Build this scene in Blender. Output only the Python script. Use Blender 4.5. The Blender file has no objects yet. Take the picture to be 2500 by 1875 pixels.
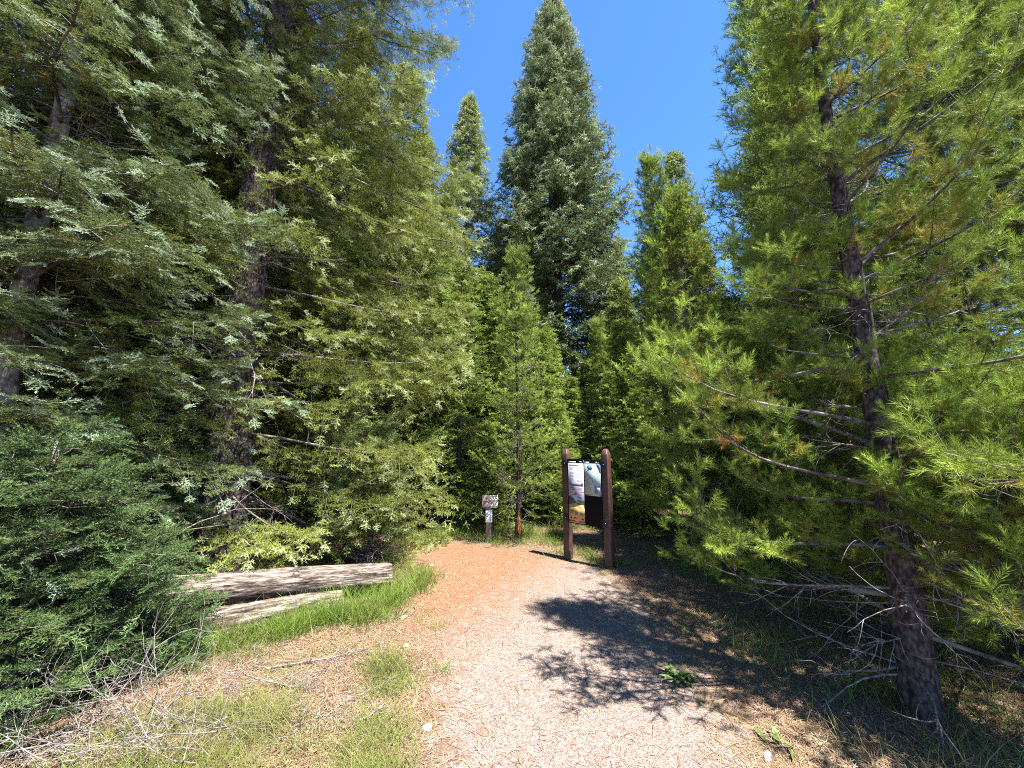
import bpy, math, random
import numpy as np

# ---------------------------------------------------------------- camera, light
sc = bpy.context.scene
col = sc.collection
PITCH = 9.5
cam_d = bpy.data.cameras.new('camera')
cam_d.sensor_width = 36.0
cam_d.lens = 36.0 * 940 / 2500
cam_d.clip_start = 0.05
cam_d.clip_end = 3000
cam = bpy.data.objects.new('camera', cam_d)
cam.location = (0, 0, 1.7)
cam.rotation_euler = (math.radians(90 + PITCH), 0, 0)
col.objects.link(cam)
sc.camera = cam

SUN_TO = (0.77, -0.60)
SUN_EL = 67.0
az = math.atan2(SUN_TO[0], SUN_TO[1])
world = bpy.data.worlds.new('World')
sc.world = world
world.use_nodes = True
wn = world.node_tree
bg = wn.nodes['Background']
sky = wn.nodes.new('ShaderNodeTexSky')
sky.sky_type = 'NISHITA'
sky.sun_disc = False
sky.sun_elevation = math.radians(SUN_EL)
sky.sun_rotation = az
sky.altitude = 2400
sky.air_density = 1.0
sky.dust_density = 0.0
sky.ozone_density = 6.0
sat = wn.nodes.new('ShaderNodeHueSaturation'); sat.inputs['Saturation'].default_value = 1.13
wn.links.new(sky.outputs[0], sat.inputs['Color'])
wn.links.new(sat.outputs[0], bg.inputs[0])
bg.inputs[1].default_value = 0.09

sun_d = bpy.data.lights.new('sun', 'SUN')
sun_d.energy = 5.0
sun_d.angle = math.radians(0.53)
sun_d.color = (1.0, 0.95, 0.86)
sun = bpy.data.objects.new('sun', sun_d)
el = math.radians(SUN_EL)
from mathutils import Vector
hd = Vector((SUN_TO[0], SUN_TO[1], 0)).normalized()
sv = Vector((hd.x * math.cos(el), hd.y * math.cos(el), math.sin(el)))
sun.rotation_euler = sv.to_track_quat('Z', 'Y').to_euler()
sun.location = (5, -5, 12)
col.objects.link(sun)

sc.view_settings.view_transform = 'Standard'
sc.view_settings.look = 'None'
sc.view_settings.exposure = 2.3
sc.view_settings.gamma = 1.0
sc.render.film_transparent = False
sc.render.engine = 'CYCLES'
cy = sc.cycles
cy.pixel_filter_type = 'BLACKMAN_HARRIS'
cy.filter_width = 1.05
cy.use_denoising = False
cy.max_bounces = 8
cy.diffuse_bounces = 6
cy.glossy_bounces = 2
cy.transmission_bounces = 3
cy.transparent_max_bounces = 4

# ---------------------------------------------------------------- helpers
def tag(o, label=None, cat=None, group=None, kind=None):
    if label: o['label'] = label
    if cat: o['category'] = cat
    if group: o['group'] = group
    if kind: o['kind'] = kind
    return o

def empty(name, loc=(0, 0, 0), rz=0.0):
    o = bpy.data.objects.new(name, None)
    o.empty_display_size = 0.2
    o.location = loc
    o.rotation_euler = (0, 0, rz)
    col.objects.link(o)
    return o

def make_mesh(name, V, polys, mat, tint=None, smooth=False, midx=None):
    """polys: list of (m,k) int arrays; V (n,3)"""
    me = bpy.data.meshes.new(name)
    V = np.ascontiguousarray(V, dtype=np.float32)
    me.vertices.add(len(V))
    me.vertices.foreach_set('co', V.ravel())
    polys = [np.asarray(p, dtype=np.int32) for p in polys if len(p)]
    loops = np.concatenate([p.ravel() for p in polys])
    sizes = np.concatenate([np.full(len(p), p.shape[1], dtype=np.int32) for p in polys])
    starts = np.concatenate([[0], np.cumsum(sizes)[:-1]]).astype(np.int32)
    me.loops.add(len(loops))
    me.loops.foreach_set('vertex_index', loops)
    me.polygons.add(len(sizes))
    me.polygons.foreach_set('loop_start', starts)
    me.polygons.foreach_set('loop_total', sizes)
    if smooth:
        me.polygons.foreach_set('use_smooth', np.ones(len(sizes), dtype=bool))
    if tint is not None:
        a = me.attributes.new('tint', 'FLOAT', 'FACE')
        a.data.foreach_set('value', np.ascontiguousarray(tint, dtype=np.float32))
    if midx is not None:
        me.polygons.foreach_set('material_index', np.ascontiguousarray(midx, dtype=np.int32))
    me.update(calc_edges=True)
    mats = mat if isinstance(mat, (list, tuple)) else [mat]
    for m in mats:
        me.materials.append(m)
    return me

def add_obj(name, me, parent=None, loc=(0, 0, 0)):
    o = bpy.data.objects.new(name, me)
    o.location = loc
    o.parent = parent
    col.objects.link(o)
    return o

def norm(v):
    return v / np.maximum(np.linalg.norm(v, axis=-1, keepdims=True), 1e-9)

def tubes(P, R, k):
    """P (m,n,3) polylines, R (m,n) radii -> V, quads"""
    P = np.asarray(P, float); R = np.asarray(R, float)
    m, n, _ = P.shape
    T = np.empty_like(P)
    T[:, 1:-1] = P[:, 2:] - P[:, :-2]
    T[:, 0] = P[:, 1] - P[:, 0]
    T[:, -1] = P[:, -1] - P[:, -2]
    T = norm(T)
    ov = norm(P[:, -1] - P[:, 0])
    ref = np.where(np.abs(ov[:, 2:3]) > 0.8, np.array([[1.0, 0, 0]]), np.array([[0, 0, 1.0]]))
    S = norm(np.cross(T, ref[:, None, :] + 1e-4))
    N = np.cross(T, S)
    a = np.arange(k) * 2 * math.pi / k
    V = (P[:, :, None, :] + R[:, :, None, None] *
         (np.cos(a)[None, None, :, None] * S[:, :, None, :] + np.sin(a)[None, None, :, None] * N[:, :, None, :]))
    idx = np.arange(m * n * k).reshape(m, n, k)
    q = np.stack([idx[:, :-1, :], np.roll(idx, -1, 2)[:, :-1, :], np.roll(idx, -1, 2)[:, 1:, :], idx[:, 1:, :]], -1)
    return V.reshape(-1, 3), q.reshape(-1, 4)

def join(parts):
    Vs, Qs, off = [], [], 0
    for V, Q in parts:
        Vs.append(V); Qs.append(Q + off); off += len(V)
    return np.concatenate(Vs), np.concatenate(Qs)

def wob(x, y, s=1.0, seed=0):
    r = 0
    for i, (a, b, c) in enumerate([(1.0, .37, .3), (-.61, 1.13, 1.7), (1.93, 1.41, 4.1), (2.7, -2.3, 2.2), (-4.4, 3.1, .9)]):
        r = r + np.sin(s * (a * x + b * y) + c + seed * 1.7) / (1 + i)
    return r / 2.3

# ---------------------------------------------------------------- materials
def nt(name):
    m = bpy.data.materials.new(name); m.use_nodes = True
    t = m.node_tree
    return m, t, t.nodes, t.links, t.nodes['Principled BSDF']

def ramp(N, stops, interp='LINEAR'):
    r = N.new('ShaderNodeValToRGB')
    r.color_ramp.interpolation = interp
    e = r.color_ramp.elements
    while len(e) > 1: e.remove(e[-1])
    e[0].position = stops[0][0]; e[0].color = (*stops[0][1], 1)
    for p, c in stops[1:]:
        q = e.new(p); q.color = (*c, 1)
    return r

def needle_mat(name, stops, rough=0.6, trans=0.25, vary=0.35):
    m, t, N, L, B = nt(name)
    at = N.new('ShaderNodeAttribute'); at.attribute_name = 'tint'
    r = ramp(N, stops)
    L.new(at.outputs['Fac'], r.inputs[0])
    tc = N.new('ShaderNodeTexCoord')
    no = N.new('ShaderNodeTexNoise'); no.inputs['Scale'].default_value = 1.1; no.inputs['Detail'].default_value = 2
    L.new(tc.outputs['Object'], no.inputs['Vector'])
    hs = N.new('ShaderNodeHueSaturation')
    mr = N.new('ShaderNodeMapRange'); mr.inputs[1].default_value = 0.3; mr.inputs[2].default_value = 0.7
    mr.inputs[3].default_value = 1 - vary; mr.inputs[4].default_value = 1 + vary
    L.new(no.outputs['Fac'], mr.inputs[0]); L.new(mr.outputs[0], hs.inputs['Value'])
    L.new(r.outputs[0], hs.inputs['Color'])
    L.new(hs.outputs[0], B.inputs['Base Color'])
    B.inputs['Roughness'].default_value = rough
    B.inputs['Specular IOR Level'].default_value = 0.25
    tr = N.new('ShaderNodeBsdfTranslucent'); L.new(hs.outputs[0], tr.inputs[0])
    mx = N.new('ShaderNodeMixShader'); mx.inputs[0].default_value = trans
    L.new(B.outputs[0], mx.inputs[1]); L.new(tr.outputs[0], mx.inputs[2])
    L.new(mx.outputs[0], N['Material Output'].inputs[0])
    return m

def bark_mat(name, dark, light, scale=30, stretch=0.35, bump=0.6, lichen=None, dist=0.02):
    m, t, N, L, B = nt(name)
    tc = N.new('ShaderNodeTexCoord')
    mp = N.new('ShaderNodeMapping'); mp.inputs['Scale'].default_value = (1, 1, stretch)
    L.new(tc.outputs['Object'], mp.inputs[0])
    vo = N.new('ShaderNodeTexVoronoi'); vo.inputs['Scale'].default_value = scale
    L.new(mp.outputs[0], vo.inputs['Vector'])
    no = N.new('ShaderNodeTexNoise'); no.inputs['Scale'].default_value = scale * 0.6; no.inputs['Detail'].default_value = 6
    no.inputs['Roughness'].default_value = 0.7
    L.new(mp.outputs[0], no.inputs['Vector'])
    mul = N.new('ShaderNodeMath'); mul.operation = 'MULTIPLY'
    L.new(vo.outputs['Distance'], mul.inputs[0]); L.new(no.outputs['Fac'], mul.inputs[1])
    mr = N.new('ShaderNodeMapRange'); mr.inputs[1].default_value = 0.05; mr.inputs[2].default_value = 0.38
    L.new(mul.outputs[0], mr.inputs[0])
    r = ramp(N, [(0, light), (1, dark)])
    L.new(mr.outputs[0], r.inputs[0])
    out = r.outputs[0]
    if lichen:
        n2 = N.new('ShaderNodeTexNoise'); n2.inputs['Scale'].default_value = 5; n2.inputs['Detail'].default_value = 5
        L.new(tc.outputs['Object'], n2.inputs['Vector'])
        r2 = ramp(N, [(0.5, (0, 0, 0)), (0.62, (1, 1, 1))])
        L.new(n2.outputs['Fac'], r2.inputs[0])
        mx = N.new('ShaderNodeMix'); mx.data_type = 'RGBA'
        L.new(r2.outputs[0], mx.inputs[0]); L.new(out, mx.inputs[6]); mx.inputs[7].default_value = (*lichen, 1)
        out = mx.outputs[2]
    L.new(out, B.inputs['Base Color'])
    B.inputs['Roughness'].default_value = 0.9
    B.inputs['Specular IOR Level'].default_value = 0.2
    bp = N.new('ShaderNodeBump'); bp.inputs['Strength'].default_value = bump; bp.inputs['Distance'].default_value = dist
    bp.invert = True
    L.new(mul.outputs[0], bp.inputs['Height']); L.new(bp.outputs[0], B.inputs['Normal'])
    return m

def plain(name, c, rough=0.7, spec=0.3, noise=0.0, nscale=20, metal=0.0):
    m, t, N, L, B = nt(name)
    B.inputs['Roughness'].default_value = rough
    B.inputs['Specular IOR Level'].default_value = spec
    B.inputs['Metallic'].default_value = metal
    if noise:
        tc = N.new('ShaderNodeTexCoord')
        no = N.new('ShaderNodeTexNoise'); no.inputs['Scale'].default_value = nscale; no.inputs['Detail'].default_value = 6
        L.new(tc.outputs['Object'], no.inputs['Vector'])
        r = ramp(N, [(0.3, tuple(x * (1 - noise) for x in c)), (0.7, tuple(min(1, x * (1 + noise)) for x in c))])
        L.new(no.outputs['Fac'], r.inputs[0]); L.new(r.outputs[0], B.inputs['Base Color'])
        bp = N.new('ShaderNodeBump'); bp.inputs['Strength'].default_value = 0.3; bp.inputs['Distance'].default_value = 0.004
        L.new(no.outputs['Fac'], bp.inputs['Height']); L.new(bp.outputs[0], B.inputs['Normal'])
    else:
        B.inputs['Base Color'].default_value = (*c, 1)
    return m

def tint_mat(name, stops, rough=0.8, trans=0.0):
    m, t, N, L, B = nt(name)
    at = N.new('ShaderNodeAttribute'); at.attribute_name = 'tint'
    r = ramp(N, stops); L.new(at.outputs['Fac'], r.inputs[0])
    L.new(r.outputs[0], B.inputs['Base Color'])
    B.inputs['Roughness'].default_value = rough
    B.inputs['Specular IOR Level'].default_value = 0.25
    if trans:
        tr = N.new('ShaderNodeBsdfTranslucent'); L.new(r.outputs[0], tr.inputs[0])
        mx = N.new('ShaderNodeMixShader'); mx.inputs[0].default_value = trans
        L.new(B.outputs[0], mx.inputs[1]); L.new(tr.outputs[0], mx.inputs[2])
        L.new(mx.outputs[0], N['Material Output'].inputs[0])
    return m

M = {}
# tint: 0 brown dead, .15 old yellow, .5 green, 1 fresh tip
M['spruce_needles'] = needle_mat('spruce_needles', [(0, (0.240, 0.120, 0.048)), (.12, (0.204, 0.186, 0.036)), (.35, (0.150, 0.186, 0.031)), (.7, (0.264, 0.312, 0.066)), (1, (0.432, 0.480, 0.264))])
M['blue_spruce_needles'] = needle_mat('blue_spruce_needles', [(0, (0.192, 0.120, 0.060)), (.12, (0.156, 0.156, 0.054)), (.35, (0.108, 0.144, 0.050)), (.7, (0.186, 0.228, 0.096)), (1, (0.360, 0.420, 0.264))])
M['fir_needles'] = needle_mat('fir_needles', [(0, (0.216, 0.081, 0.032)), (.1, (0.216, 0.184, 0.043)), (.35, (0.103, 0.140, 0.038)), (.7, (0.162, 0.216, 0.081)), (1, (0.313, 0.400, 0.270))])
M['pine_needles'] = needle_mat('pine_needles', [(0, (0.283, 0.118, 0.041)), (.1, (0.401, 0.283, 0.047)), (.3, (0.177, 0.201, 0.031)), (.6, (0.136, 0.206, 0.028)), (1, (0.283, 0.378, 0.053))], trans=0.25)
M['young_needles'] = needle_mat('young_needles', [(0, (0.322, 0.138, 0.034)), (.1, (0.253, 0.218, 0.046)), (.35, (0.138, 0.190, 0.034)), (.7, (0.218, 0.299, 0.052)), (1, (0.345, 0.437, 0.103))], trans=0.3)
M['spruce_bark'] = bark_mat('spruce_bark', (.022, .016, .015), (.115, .088, .083), scale=38, stretch=0.5, bump=0.9, dist=0.03)
M['pine_bark'] = bark_mat('pine_bark', (.022, .015, .014), (.11, .082, .075), scale=45, stretch=0.5, bump=0.8, dist=0.02)
M['fir_bark'] = bark_mat('fir_bark', (.08, .065, .06), (.24, .20, .19), scale=25, stretch=0.8, bump=0.4, lichen=(.30, .29, .27))
M['limb'] = bark_mat('limb_bark', (.04, .03, .027), (.14, .115, .105), scale=60, stretch=1, bump=0.3, lichen=(.20, .18, .165))
M['dead_wood'] = bark_mat('dead_wood', (0.094, 0.078, 0.074), (0.281, 0.250, 0.234), scale=40, stretch=1, bump=0.3)
M['log_wood'] = None

# ---------------------------------------------------------------- foliage templates
def brush(rg, o, d, L, nl, n, w, a0, a1, flat):
    """needles along a shoot from o in direction d"""
    d = d / np.linalg.norm(d)
    s = np.cross(d, [0, 0, 1.0]); s /= max(np.linalg.norm(s), 1e-6); u = np.cross(s, d)
    n = max(3, int(n))
    t = (np.arange(n) + rg.random(n)) / n
    if flat:
        phi = rg.choice([0, math.pi], n); phi = phi + rg.normal(0, flat, n) + np.where(phi == 0, .35, -.35)
    else:
        phi = rg.random(n) * 2 * math.pi
    a = np.radians(a0 + (a1 - a0) * t + rg.normal(0, 8, n))
    nd = np.cos(a)[:, None] * d + (np.sin(a) * np.cos(phi))[:, None] * s + (np.sin(a) * np.sin(phi))[:, None] * u
    b = o + (t * L * (1 - .1))[:, None] * d
    wd = norm(np.cross(nd, rg.normal(0, 1, (n, 3)))) * w * .5
    ln = (nl * (1 + .12 * rg.normal(0, 1, n)) * (1 - .25 * t))[:, None]
    tri = np.stack([b + wd, b - wd, b + nd * ln], 1)
    c = w * .6
    core = np.array([[o + u * c, o - u * c, o + d * L], [o + s * c, o - s * c, o + d * L]])
    return np.concatenate([tri, core]), np.concatenate([rg.normal(.06 * 0, .06, n) + .12 * (t - .5), [-.1, -.1]])

#        side shoots (pairs), length, angle, needle len, needles per unit length, width, angles, flatness, z spread
SPRAY = {'spruce': (4, .46, 62, .15, 34, .024, 62, 38, 0, .55),
         'fir':    (4, .46, 60, .15, 32, .026, 68, 44, .55, .22),
         'pine':   (2, .60, 48, .25, 110, .0115, 64, 24, 0, .7),
         'pine_mid': (2, .62, 42, .27, 24, .032, 60, 26, 0, .55),
         'spruce_mid': (3, .48, 58, .16, 15, .044, 60, 34, 0, .5),
         'far':    (3, .5, 58, .20, 6, .075, 55, 32, 0, .6)}

def shoot_template(kind, n, seed):
    rg = np.random.default_rng(seed)
    np_, sl, sa, nl, npl, w, a0, a1, flat, zs = SPRAY[kind]
    npl = npl * n
    T, D = [], []
    x, dt = brush(rg, np.zeros(3), np.array([1.0, 0, .02]), 1.0, nl, npl, w, a0, a1, flat); T.append(x); D.append(dt)
    for k in range(np_):
        for sg in (1, -1):
            t = (.08 + .62 * (k + rg.uniform(.1, .7)) / np_)
            if kind.startswith('pine'): t = rg.uniform(.22, .55)
            a = math.radians(sa + rg.normal(0, 8))
            L = sl * (1.05 - .55 * t) * rg.uniform(.75, 1.2)
            d = np.array([math.cos(a), sg * math.sin(a), rg.normal(0, zs)])
            x, dt = brush(rg, np.array([t, 0, 0]), d, L, nl * .95, npl * L * 1.1, w, a0, a1, flat); T.append(x); D.append(dt)
    return np.concatenate(T), np.concatenate(D)

def place_shoots(S, kind, n, seed=1, nvar=5):
    """S: dict pos dir up len tint -> V, tris, tint"""
    rg = np.random.default_rng(seed)
    pos, d, up, ln, ti = S
    N = len(pos)
    d = norm(d); s = norm(np.cross(up, d)); u = np.cross(d, s)
    ass = rg.integers(0, nvar, N)
    Vs, Ts = [], []
    for v in range(nvar):
        k = ass == v
        if not k.any(): continue
        tp, dt = shoot_template(kind, n, seed * 17 + v)
        X = (tp[None, :, :, 0, None] * d[k][:, None, None, :] + tp[None, :, :, 1, None] * s[k][:, None, None, :] +
             tp[None, :, :, 2, None] * u[k][:, None, None, :]) * ln[k][:, None, None, None] + pos[k][:, None, None, :]
        Vs.append(X.reshape(-1, 3).astype(np.float32))
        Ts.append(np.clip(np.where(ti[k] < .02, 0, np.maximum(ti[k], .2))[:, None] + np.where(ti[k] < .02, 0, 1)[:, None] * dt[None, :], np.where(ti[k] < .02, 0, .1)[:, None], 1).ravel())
    V = np.concatenate(Vs)
    return V, np.arange(len(V)).reshape(-1, 3), np.concatenate(Ts)

def polyinterp(P, t):
    n = len(P) - 1
    x = np.clip(t, 0, 1) * n
    i = np.minimum(x.astype(int), n - 1); f = (x - i)[:, None]
    return P[i] * (1 - f) + P[i + 1] * f, norm(P[i + 1] - P[i])

def gen_crown(rg, H, R, z0=0.5, dz=0.32, nb=(4, 6), prof=None, e_top=35, e_bot=-12, droop=18, upturn=28,
              bl_sp=0.13, bl_len=(0.3, 0.16), bl_ang=55, bl_sag=0.25, sh_sp=0.07, sh_len=(0.07, 0.11), tstart=(0.3, 0.5),
              sh_ang=45, sh_up=0.1, dead=0.08, brad=0.022, azf=None, keep=None, tip_bias=0.0, flat=0.3, zmax=None, lvar=(.5, 1.15)):
    limbs_P, limbs_R, bl_P, bl_R = [], [], [], []
    SP, SD, SU, SL, ST = [], [], [], [], []
    dead_P, dead_R = [], []
    prof = prof or (lambda h: (1 - h) ** 0.8 * min(1.0, 0.65 + h * 4))
    z = z0
    n = 9
    while z < H - 0.15:
        h = z / H
        if zmax and z > zmax: break
        k = rg.integers(nb[0], nb[1] + 1)
        a0 = rg.random() * 6.28
        for j in range(k):
            phi = a0 + j * 2 * math.pi / k + rg.normal(0, 0.3)
            Lb = max(0.12, R * prof(h) * rg.uniform(*lvar))
            if azf: Lb *= azf(phi, z)
            if Lb < 0.08: continue
            zz = z + rg.normal(0, dz * 0.35)
            hh = min(max(h, 0), 1)
            e0 = math.radians(e_bot + (e_top - e_bot) * hh ** 0.9 + rg.normal(0, 9))
            t = np.linspace(0, 1, n)
            e = e0 - math.radians(droop) * np.sin(t * math.pi * 0.85) * (1 - 0.5 * hh) + math.radians(upturn) * t ** 2
            ph = phi + np.cumsum(rg.normal(0, 0.07, n))
            step = Lb / (n - 1)
            dx = np.stack([np.cos(e) * np.cos(ph), np.cos(e) * np.sin(ph), np.sin(e)], 1) * step
            P = np.concatenate([[[0, 0, zz]], np.array([[0, 0, zz]]) + np.cumsum(dx[:-1], 0)])
            P[:, 2] = np.maximum(P[:, 2], 0.06 + 0.05 * rg.random())
            rr = (brad * (Lb / max(R, .1)) ** 0.8) * np.linspace(1, 0.18, n) + 0.0015
            if rg.random() < dead or (z < z0 + 0.3 and rg.random() < 0.4):
                cut = rg.uniform(.4, .75); Pc, _ = polyinterp(P, np.linspace(0, cut, n)); dead_P.append(Pc); dead_R.append(rr)
                continue
            limbs_P.append(P); limbs_R.append(rr)
            ts0 = rg.uniform(*tstart)
            ns = max(2, int(Lb * (1 - ts0) / bl_sp))
            tt = np.sort(np.tile(np.linspace(ts0, 0.97, ns), 2) + rg.normal(0, 0.015, 2 * ns))
            side = np.tile([1.0, -1.0], ns)
            c, d = polyinterp(P, tt)
            lat = norm(np.cross(d, np.array([[0, 0, 1.0]])))
            upv = np.cross(lat, d)
            A = np.radians(bl_ang + rg.normal(0, 9, len(tt)))[:, None]
            bd = np.cos(A) * d + np.sin(A) * side[:, None] * lat + upv * rg.normal(0, flat, (len(tt), 1))
            bd = norm(bd)
            bl = np.minimum(bl_len[0], (1 - tt) * Lb * 0.75 + bl_len[1]) * rg.uniform(0.6, 1.15, len(tt))
            bl *= np.where(tt < ts0 + .12, .6, 1)
            s3 = np.array([0, .5, 1.0])
            BP = c[:, None, :] + bd[:, None, :] * (bl[:, None] * s3)[:, :, None]
            BP[:, :, 2] -= bl_sag * bl[:, None] * s3 ** 2
            # leader of the branch itself
            BPl = np.stack([P[-3], P[-2], P[-1]])[None]
            BP = np.concatenate([BP, BPl]); bl = np.append(bl, 2 * step)
            tt2 = np.append(tt, 1.0)
            bl_P.append(BP)
            bl_R.append(np.outer(0.0025 + 0.004 * bl, [1, .7, .35]))
            K = int(max(bl) / sh_sp) + 1
            kk = np.arange(K)
            sd = (bl[:, None] - kk[None] * sh_sp) / bl[:, None]      # from tip inward
            ok = (sd > 0.1)
            bi, ki = np.nonzero(ok)
            u = sd[bi, ki]
            pa = BP[bi, 0] * ((1 - u) * (1 - 2 * u))[:, None] + BP[bi, 1] * (4 * u * (1 - u))[:, None] + BP[bi, 2] * (u * (2 * u - 1))[:, None]
            dd = norm(BP[bi, 2] - BP[bi, 0] + (BP[bi, 2] - 2 * BP[bi, 1] + BP[bi, 0]) * (2 * u - 1)[:, None] * 2)
            l2 = norm(np.cross(dd, np.array([[0, 0, 1.0]])) + 1e-6)
            u2 = np.cross(l2, dd)
            for sgn in (1, -1):
                m_ = (ki > 0) | (sgn == 1)
                A2 = np.radians(sh_ang + rg.normal(0, 10, m_.sum()))
                A2 = np.where(ki[m_] == 0, 0.05, A2)[:, None]
                sdv = np.cos(A2) * dd[m_] + np.sin(A2) * sgn * l2[m_] + u2[m_] * rg.normal(0, flat * .8, (m_.sum(), 1))
                sdv = norm(sdv); sdv[:, 2] += sh_up
                sl = rg.uniform(*sh_len, m_.sum()) * np.where(ki[m_] == 0, 1.15, 1)
                SP.append(pa[m_]); SD.append(norm(sdv)); SU.append(u2[m_] + rg.normal(0, .25, (m_.sum(), 3)))
                SL.append(sl)
                outer = tt2[bi[m_]]
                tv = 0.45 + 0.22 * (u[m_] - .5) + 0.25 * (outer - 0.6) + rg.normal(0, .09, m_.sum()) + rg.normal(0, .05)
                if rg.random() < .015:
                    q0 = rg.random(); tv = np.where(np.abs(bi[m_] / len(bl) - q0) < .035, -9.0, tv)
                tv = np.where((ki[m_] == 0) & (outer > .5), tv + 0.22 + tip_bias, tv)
                ST.append(tv)
        z += dz * rg.uniform(0.8, 1.2) * (1 - 0.45 * h)
    # leader
    for q in range(6):
        SP.append(np.array([[0, 0, H - 0.1 * q - .1]])); SD.append(norm(np.array([[rg.normal(0, .3) * (q > 0), rg.normal(0, .3) * (q > 0), 1.0]])))
        SU.append(np.array([[1.0, 0, 0]])); SL.append(np.array([0.14])); ST.append(np.array([0.6]))
    S = [np.concatenate(x) for x in (SP, SD, SU, SL, ST)]
    return dict(limbs=(limbs_P, limbs_R), bls=(bl_P, bl_R), shoots=S, dead=(dead_P, dead_R))

def dead_twigs(rg, base, d, L, r, lvl=0, curl=0.25, kids=4):
    n = 7
    d = norm(np.array(d, float))
    P = [np.array(base, float)]
    D = d.copy()
    bend = rg.normal(0, curl, 3)
    for i in range(n - 1):
        D = norm(D + bend * 0.3 + rg.normal(0, curl * .5, 3))
        P.append(P[-1] + D * L / (n - 1))
    P = np.array(P)
    out = [(P, r * np.linspace(1, 0.25, n))]
    if lvl < 2:
        for q in range(rg.integers(max(1, kids - 1), kids + 2)):
            i = rg.integers(1, n - 1)
            dd = norm(P[i] - P[i - 1])
            sd = norm(np.cross(dd, rg.normal(0, 1, 3)))
            out += dead_twigs(rg, P[i], dd * 0.6 + sd * 0.8, L * rg.uniform(0.3, 0.6), r * 0.55, lvl + 1, curl * 1.2, kids - 1)
    return out

def twigs_mesh(name, tw, mat, k=4):
    P = np.array([p for p, _ in tw]); R = np.array([r for _, r in tw])
    V, Q = tubes(P, R, k)
    return make_mesh(name, V, [Q], mat, smooth=True)

def trunk_mesh(rg, H, r, mat, lean=(0, 0), flare=0.6, k=28, rings=90, rough=0.05):
    t = np.linspace(0, 1, rings) ** 1.5
    z = t * H
    R = r * (1 - t) ** 0.9 + 0.01 + r * flare * np.exp(-z / (1.6 * r + .05)) * 0.9
    a = np.arange(k) * 2 * math.pi / k
    A, Z = np.meshgrid(a, z)
    RR = R[:, None] * (1 + rough * np.sin(3 * A + 1) + rough * 0.8 * np.sin(7 * A + Z * 1.3) * np.exp(-Z / 1.5) * 2 + rough * rg.normal(0, .45, A.shape))
    X = RR * np.cos(A) + (lean[0] * Z + 0.02 * np.sin(Z * 1.1)); Y = RR * np.sin(A) + lean[1] * Z
    V = np.stack([X, Y, Z - 0.05 * (Z < 1e-6) - 0.1 * (Z < 1e-9)], -1).reshape(-1, 3)
    idx = np.arange(rings * k).reshape(rings, k)
    q = np.stack([idx[:-1], np.roll(idx, -1, 1)[:-1], np.roll(idx, -1, 1)[1:], idx[1:]], -1).reshape(-1, 4)
    return make_mesh('trunk', V, [q], mat, smooth=True)

CAMP = np.array([0, 0, 1.7])

def make_tree(name, loc, seed, H, r, mats, kind='spruce', nn=20, label=None, cat='tree', group=None, lean=(0, 0),
              deadlow=0, deadspan=(0.5, 2.5), deadL=(0.6, 1.3), deadaz=None, clear=0.9, flare=.6, cull=None, near=True, **kw):
    """thing > trunk, branches, crown, dead_branches"""
    rg = np.random.default_rng(seed)
    root = empty(name, loc)
    tag(root, label, cat, group)
    c = gen_crown(rg, H, **kw)
    LP = np.array([lean[0], lean[1], 0])
    def sh(A):
        A = np.array(A, float)
        A[..., :2] += A[..., 2:3] * LP[:2]
        return A
    add_obj('trunk', trunk_mesh(rg, H, r, mats['bark'], lean, flare, k=28 if near else 10, rings=90 if near else 16), root)
    P = sh(c['limbs'][0]); R = np.array(c['limbs'][1])
    parts = [tubes(P, R, 6 if near else 3)]
    if near:
        parts.append(tubes(sh(np.concatenate(c['bls'][0])), np.concatenate(c['bls'][1]), 3))
    VW, QW = join(parts)
    S = c['shoots']; S[0] = sh(S[0])
    L = np.array(loc, float)
    dist = np.linalg.norm(S[0] + L - CAMP, axis=1)
    keep = dist > clear
    if cull is not None: keep &= ~cull(S[0] + L)
    keep &= S[0][:, 2] > 0.03
    S = [x[keep] for x in S]
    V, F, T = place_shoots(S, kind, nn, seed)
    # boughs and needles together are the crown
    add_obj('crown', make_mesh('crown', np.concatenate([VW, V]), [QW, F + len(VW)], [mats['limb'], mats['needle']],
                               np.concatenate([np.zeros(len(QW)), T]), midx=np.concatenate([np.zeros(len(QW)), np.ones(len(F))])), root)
    groups = []
    for Pd, Rd in zip(*c['dead']):
        if not near: continue
        Pd = sh(Pd)
        idx = np.round(np.linspace(0, len(Pd) - 1, 7)).astype(int)
        tw = [(Pd[idx], Rd[idx] * .8)]
        for i in (2, 3, 4, 5, 6):
            for q in range(2):
                dd = norm(Pd[i] - Pd[i - 1]); sd = norm(np.cross(dd, rg.normal(0, 1, 3)))
                tw += dead_twigs(rg, Pd[i], dd * .6 + sd * .6 + [0, 0, -.2], rg.uniform(.2, .5), 0.004, 1, .3, 2)
        groups.append(tw)
    for i in range(deadlow):
        zz = rg.uniform(*deadspan)
        a = rg.uniform(*deadaz) if deadaz else rg.random() * 6.28
        b = np.array([r * .6 * math.cos(a), r * .6 * math.sin(a), zz]) + [lean[0] * zz, lean[1] * zz, 0]
        groups.append(dead_twigs(rg, b, (math.cos(a), math.sin(a), rg.uniform(-.6, .15)), rg.uniform(*deadL), rg.uniform(.005, .011), 0, .2, 3))
    n_d = 0
    for tw in groups:
        tw = [(np.concatenate([p[:, :2], np.maximum(p[:, 2:], 0.01)], 1), q) for p, q in tw]
        if clear and any(np.min(np.linalg.norm(p + L - CAMP, axis=1)) < clear for p, q in tw): continue
        if n_d >= 95: break
        n_d += 1
        add_obj('dead_branch', twigs_mesh('dead_branch', tw, M['dead_wood']), root)
    return root

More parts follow.
